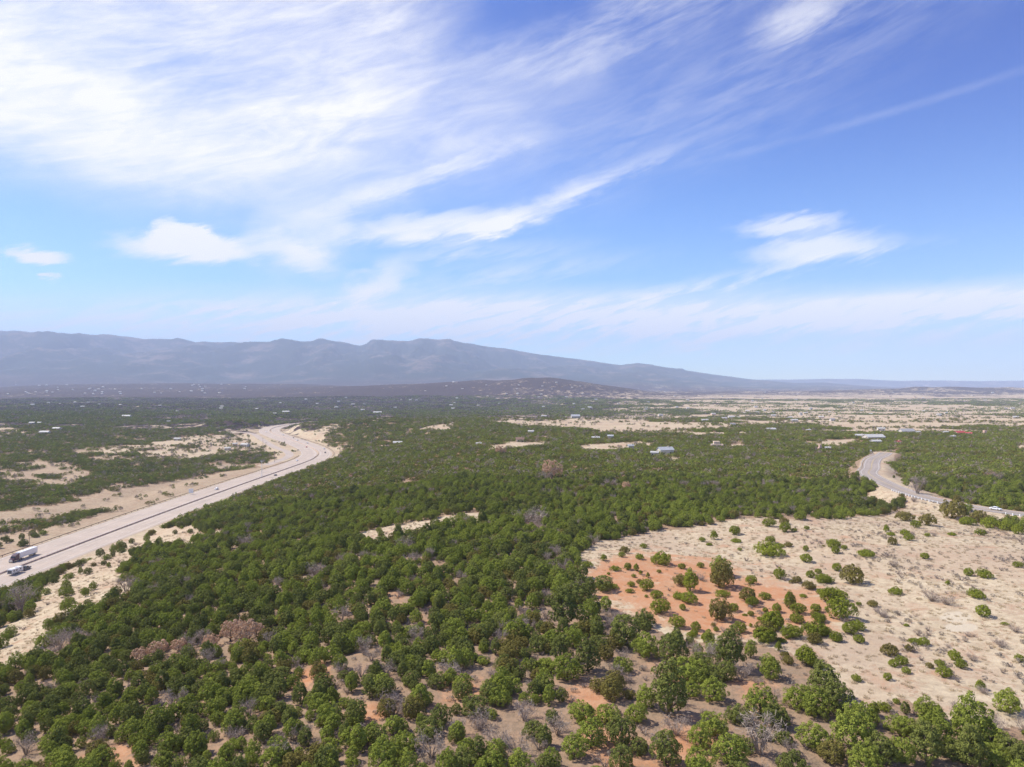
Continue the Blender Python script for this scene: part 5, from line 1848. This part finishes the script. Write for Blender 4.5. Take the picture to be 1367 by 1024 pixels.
def make_camper(loc, rz):
    o = root('camper_trailer', loc, rz)
    tag(o, "white camper trailer with dark rear panel towed along the highway", 'camper trailer')
    MB().prism([(-3.9, 0.7), (-4.1, 1.6), (-3.7, 2.9), (3.7, 3.05), (3.8, 0.7)], -1.2, 1.2, taper=0.02).build('body', M['white'], o)
    MB().box(-1.0, 1.0, 3.74, 3.84, 1.0, 2.5, 0.03).build('rear_panel', M['greypaint'], o)
    for s in (-1, 1):
        for y_ in (-2.2, 0.6, 2.4):
            MB().box(min(s * 1.17, s * 1.225), max(s * 1.17, s * 1.225), y_ - 0.5, y_ + 0.5, 1.7, 2.3).build('window', M['glass'], o)
        MB().box(s * 1.0 - 0.1, s * 1.0 + 0.1, 3.76, 3.86, 0.8, 0.98).build('tail_light', M['red'], o)
    MB().box(-1.215, 1.215, -3.4, 3.7, 0.95, 1.15).build('stripe', M['greypaint'], o)
    MB().box(-0.5, 0.5, -1.0, -0.2, 3.0, 3.3, 0.05).build('roof_vent', M['white'], o)
    MB().tube([(0, -5.3, 0.6), (0, -3.8, 0.7)], [0.07, 0.07], 6).build('tow_bar', M['greypaint'], o)
    wheels(o, [(s * 1.05, y_) for s in (-1, 1) for y_ in (0.0, 0.9)], 0.36, 0.24)
    return o


def on_highway(y, off):
    L = offset_line(HIGHWAY, off)
    i = int(np.argmin(np.abs(L[:, 1] - y)))
    return (float(L[i, 0]), float(L[i, 1]), HZ + 0.10), road_heading(L, float(L[i, 1]))


p, a = on_highway(361, -9.5)
make_semi(p, a)
p, a = on_highway(336, 7.0)
make_camper(p, a + math.pi)
p2, a2 = on_highway(345.5, 7.0)
make_pickup("dark grey pickup truck towing the white camper trailer on the highway", p2, a2 + math.pi, 'greypaint')
TRAFFIC = [(610, -9.0, 0, 'white', 'suv', "white car alone on the straight far carriageway of the highway"),
           (700, 8.5, 1, 'greypaint', 'sedan', "dark car on the highway just before the light pole"),
           (835, -14.0, 0, 'white', 'sedan', "white car entering the highway straight past the light pole"),
           (930, 9.0, 1, 'greypaint', 'suv', "dark car at the start of the highway bend"),
           (985, 13.0, 1, 'white', 'suv', "white car on the outer lane of the highway bend"),
           (1010, -6.0, 0, 'redpaint', 'sedan', "red car on the inner lane of the highway bend"),
           (1085, 9.0, 1, 'silver', 'sedan', "silver car half way up the highway bend"),
           (1130, 5.5, 1, 'white', 'suv', "white car high on the highway bend"),
           (1190, 12.0, 1, 'greypaint', 'sedan', "dark car high on the highway bend, below two white vans"),
           (1250, 9.0, 1, 'white', 'suv', "nearer of two white vans at the top of the highway bend"),
           (1330, -9.0, 0, 'white', 'suv', "farther of two white vans at the top of the highway bend")]
for y_, off, away, paint, kd, lb in TRAFFIC:
    p, a = on_highway(y_, off)
    make_car(lb, p, a + (math.pi if away else 0), paint, kd)
g = ground_at([1322], [684.5])[0]
i = int(np.argmin(np.hypot(ROAD[:, 0] - g[0], ROAD[:, 1] - g[1])))
d = ROAD[i + 1] - ROAD[i]
q = offset_line(ROAD, 2.0)[i]
make_car("white car parked on the side road at the clearing's far right", (float(q[0]), float(q[1]), RZ + 0.11), math.atan2(d[1], d[0]) - math.pi / 2, 'white', 'sedan')


# ------------------------------------------------------------------ poles and signs
def light_pole(px, py, h, label):
    g = ground_at([px], [py])[0]
    o = root('light_pole', tuple(g))
    tag(o, label, 'light pole')
    MB().tube([(0, 0, -0.5), (0, 0, 0.4), (0, 0, h)], [0.42, 0.32, 0.20], 10).build('pole', M['white'], o)
    MB().box(-0.5, 0.5, -0.5, 0.5, -0.3, 0.35, 0.05).build('base', M['steel'], o)
    r = MB()
    for k in range(6):
        t = math.pi * k / 3
        r.tube([(0, 0, h - 0.2), (1.2 * math.cos(t), 1.2 * math.sin(t), h)], [0.06, 0.06], 5)
    r.build('lamp_ring', M['steel'], o)
    for k in range(6):
        t = math.pi * k / 3
        cx, cy = 1.35 * math.cos(t), 1.35 * math.sin(t)
        MB().box(cx - 0.25, cx + 0.25, cy - 0.25, cy + 0.25, h - 0.15, h + 0.15, 0.04).build('lamp', M['lamp'], o)


def utility_pole(px, py, h, turn, label):
    g = ground_at([px], [py])[0]
    o = root('utility_pole', tuple(g), turn)
    tag(o, label, 'utility pole', 'utility poles of the valley')
    MB().tube([(0, 0, -1), (0, 0, h)], [0.22, 0.14], 8).build('pole', M['wood'], o)
    MB().box(-1.4, 1.4, -0.08, 0.08, h - 0.9, h - 0.7).build('crossarm', M['wood'], o)
    for s in (-1.2, 0.5, 1.2):
        MB().tube([(s, 0, h - 0.7), (s, 0, h - 0.45)], [0.06, 0.05], 6).build('insulator', M['steel'], o)


light_pole(349.5, 636.5, 15.5, "tall white light pole beside the straight highway")
utility_pole(366.5, 617, 13, 0.4, "thin grey utility pole in trees above the white light pole")
utility_pole(355, 603, 13, 0.4, "utility pole half way along the frontage road's wood")
utility_pole(351, 596, 13, 0.4, "utility pole closest to the white house by the frontage road")
utility_pole(945, 614, 9, 0.9, "wooden utility pole below the tan two storey house")
utility_pole(39, 729, 8, 0.2, "small utility pole on the bank left of the white lorry")


def road_sign(px, py, w, h, clear, turn, label):
    g = ground_at([px], [py])[0]
    o = root('road_sign', tuple(g), turn)
    tag(o, label, 'road sign')
    MB().box(-w / 2, w / 2, -0.05, 0.05, clear, clear + h, 0.01).build('panel', M['white'], o)
    for s in (-1, 1):
        MB().box(s * w * 0.33 - 0.09, s * w * 0.33 + 0.09, 0.06, 0.24, -0.5, clear + h * 0.9).build('post', M['steel'], o)


road_sign(255, 660, 3.6, 3.6, 1.2, 0.25, "blank white sign panel on two posts beside the highway")
road_sign(1162.5, 604.5, 1.3, 1.3, 1.5, -0.4, "small white sign at the top end of the side road")
print("objects done")


# ------------------------------------------------------------------ haze
def build_haze():
    o = MB().box(-34000, 34000, -4000, 23500, -160, 1600).build("haze", None)
    m = bpy.data.materials.new("haze_air")
    m.use_nodes = True
    k = NT(m.node_tree)
    k.n.clear()
    out = k.n.new("ShaderNodeOutputMaterial")
    v = k.n.new("ShaderNodeVolumePrincipled")
    v.inputs["Color"].default_value = (0.64, 0.77, 1.0, 1)
    v.inputs["Density"].default_value = 6.6e-5
    v.inputs["Anisotropy"].default_value = 0.0
    k.l.new(v.outputs[0], out.inputs["Volume"])
    o.data.materials.clear()
    o.data.materials.append(m)
    tag(o, kind="stuff")


build_haze()
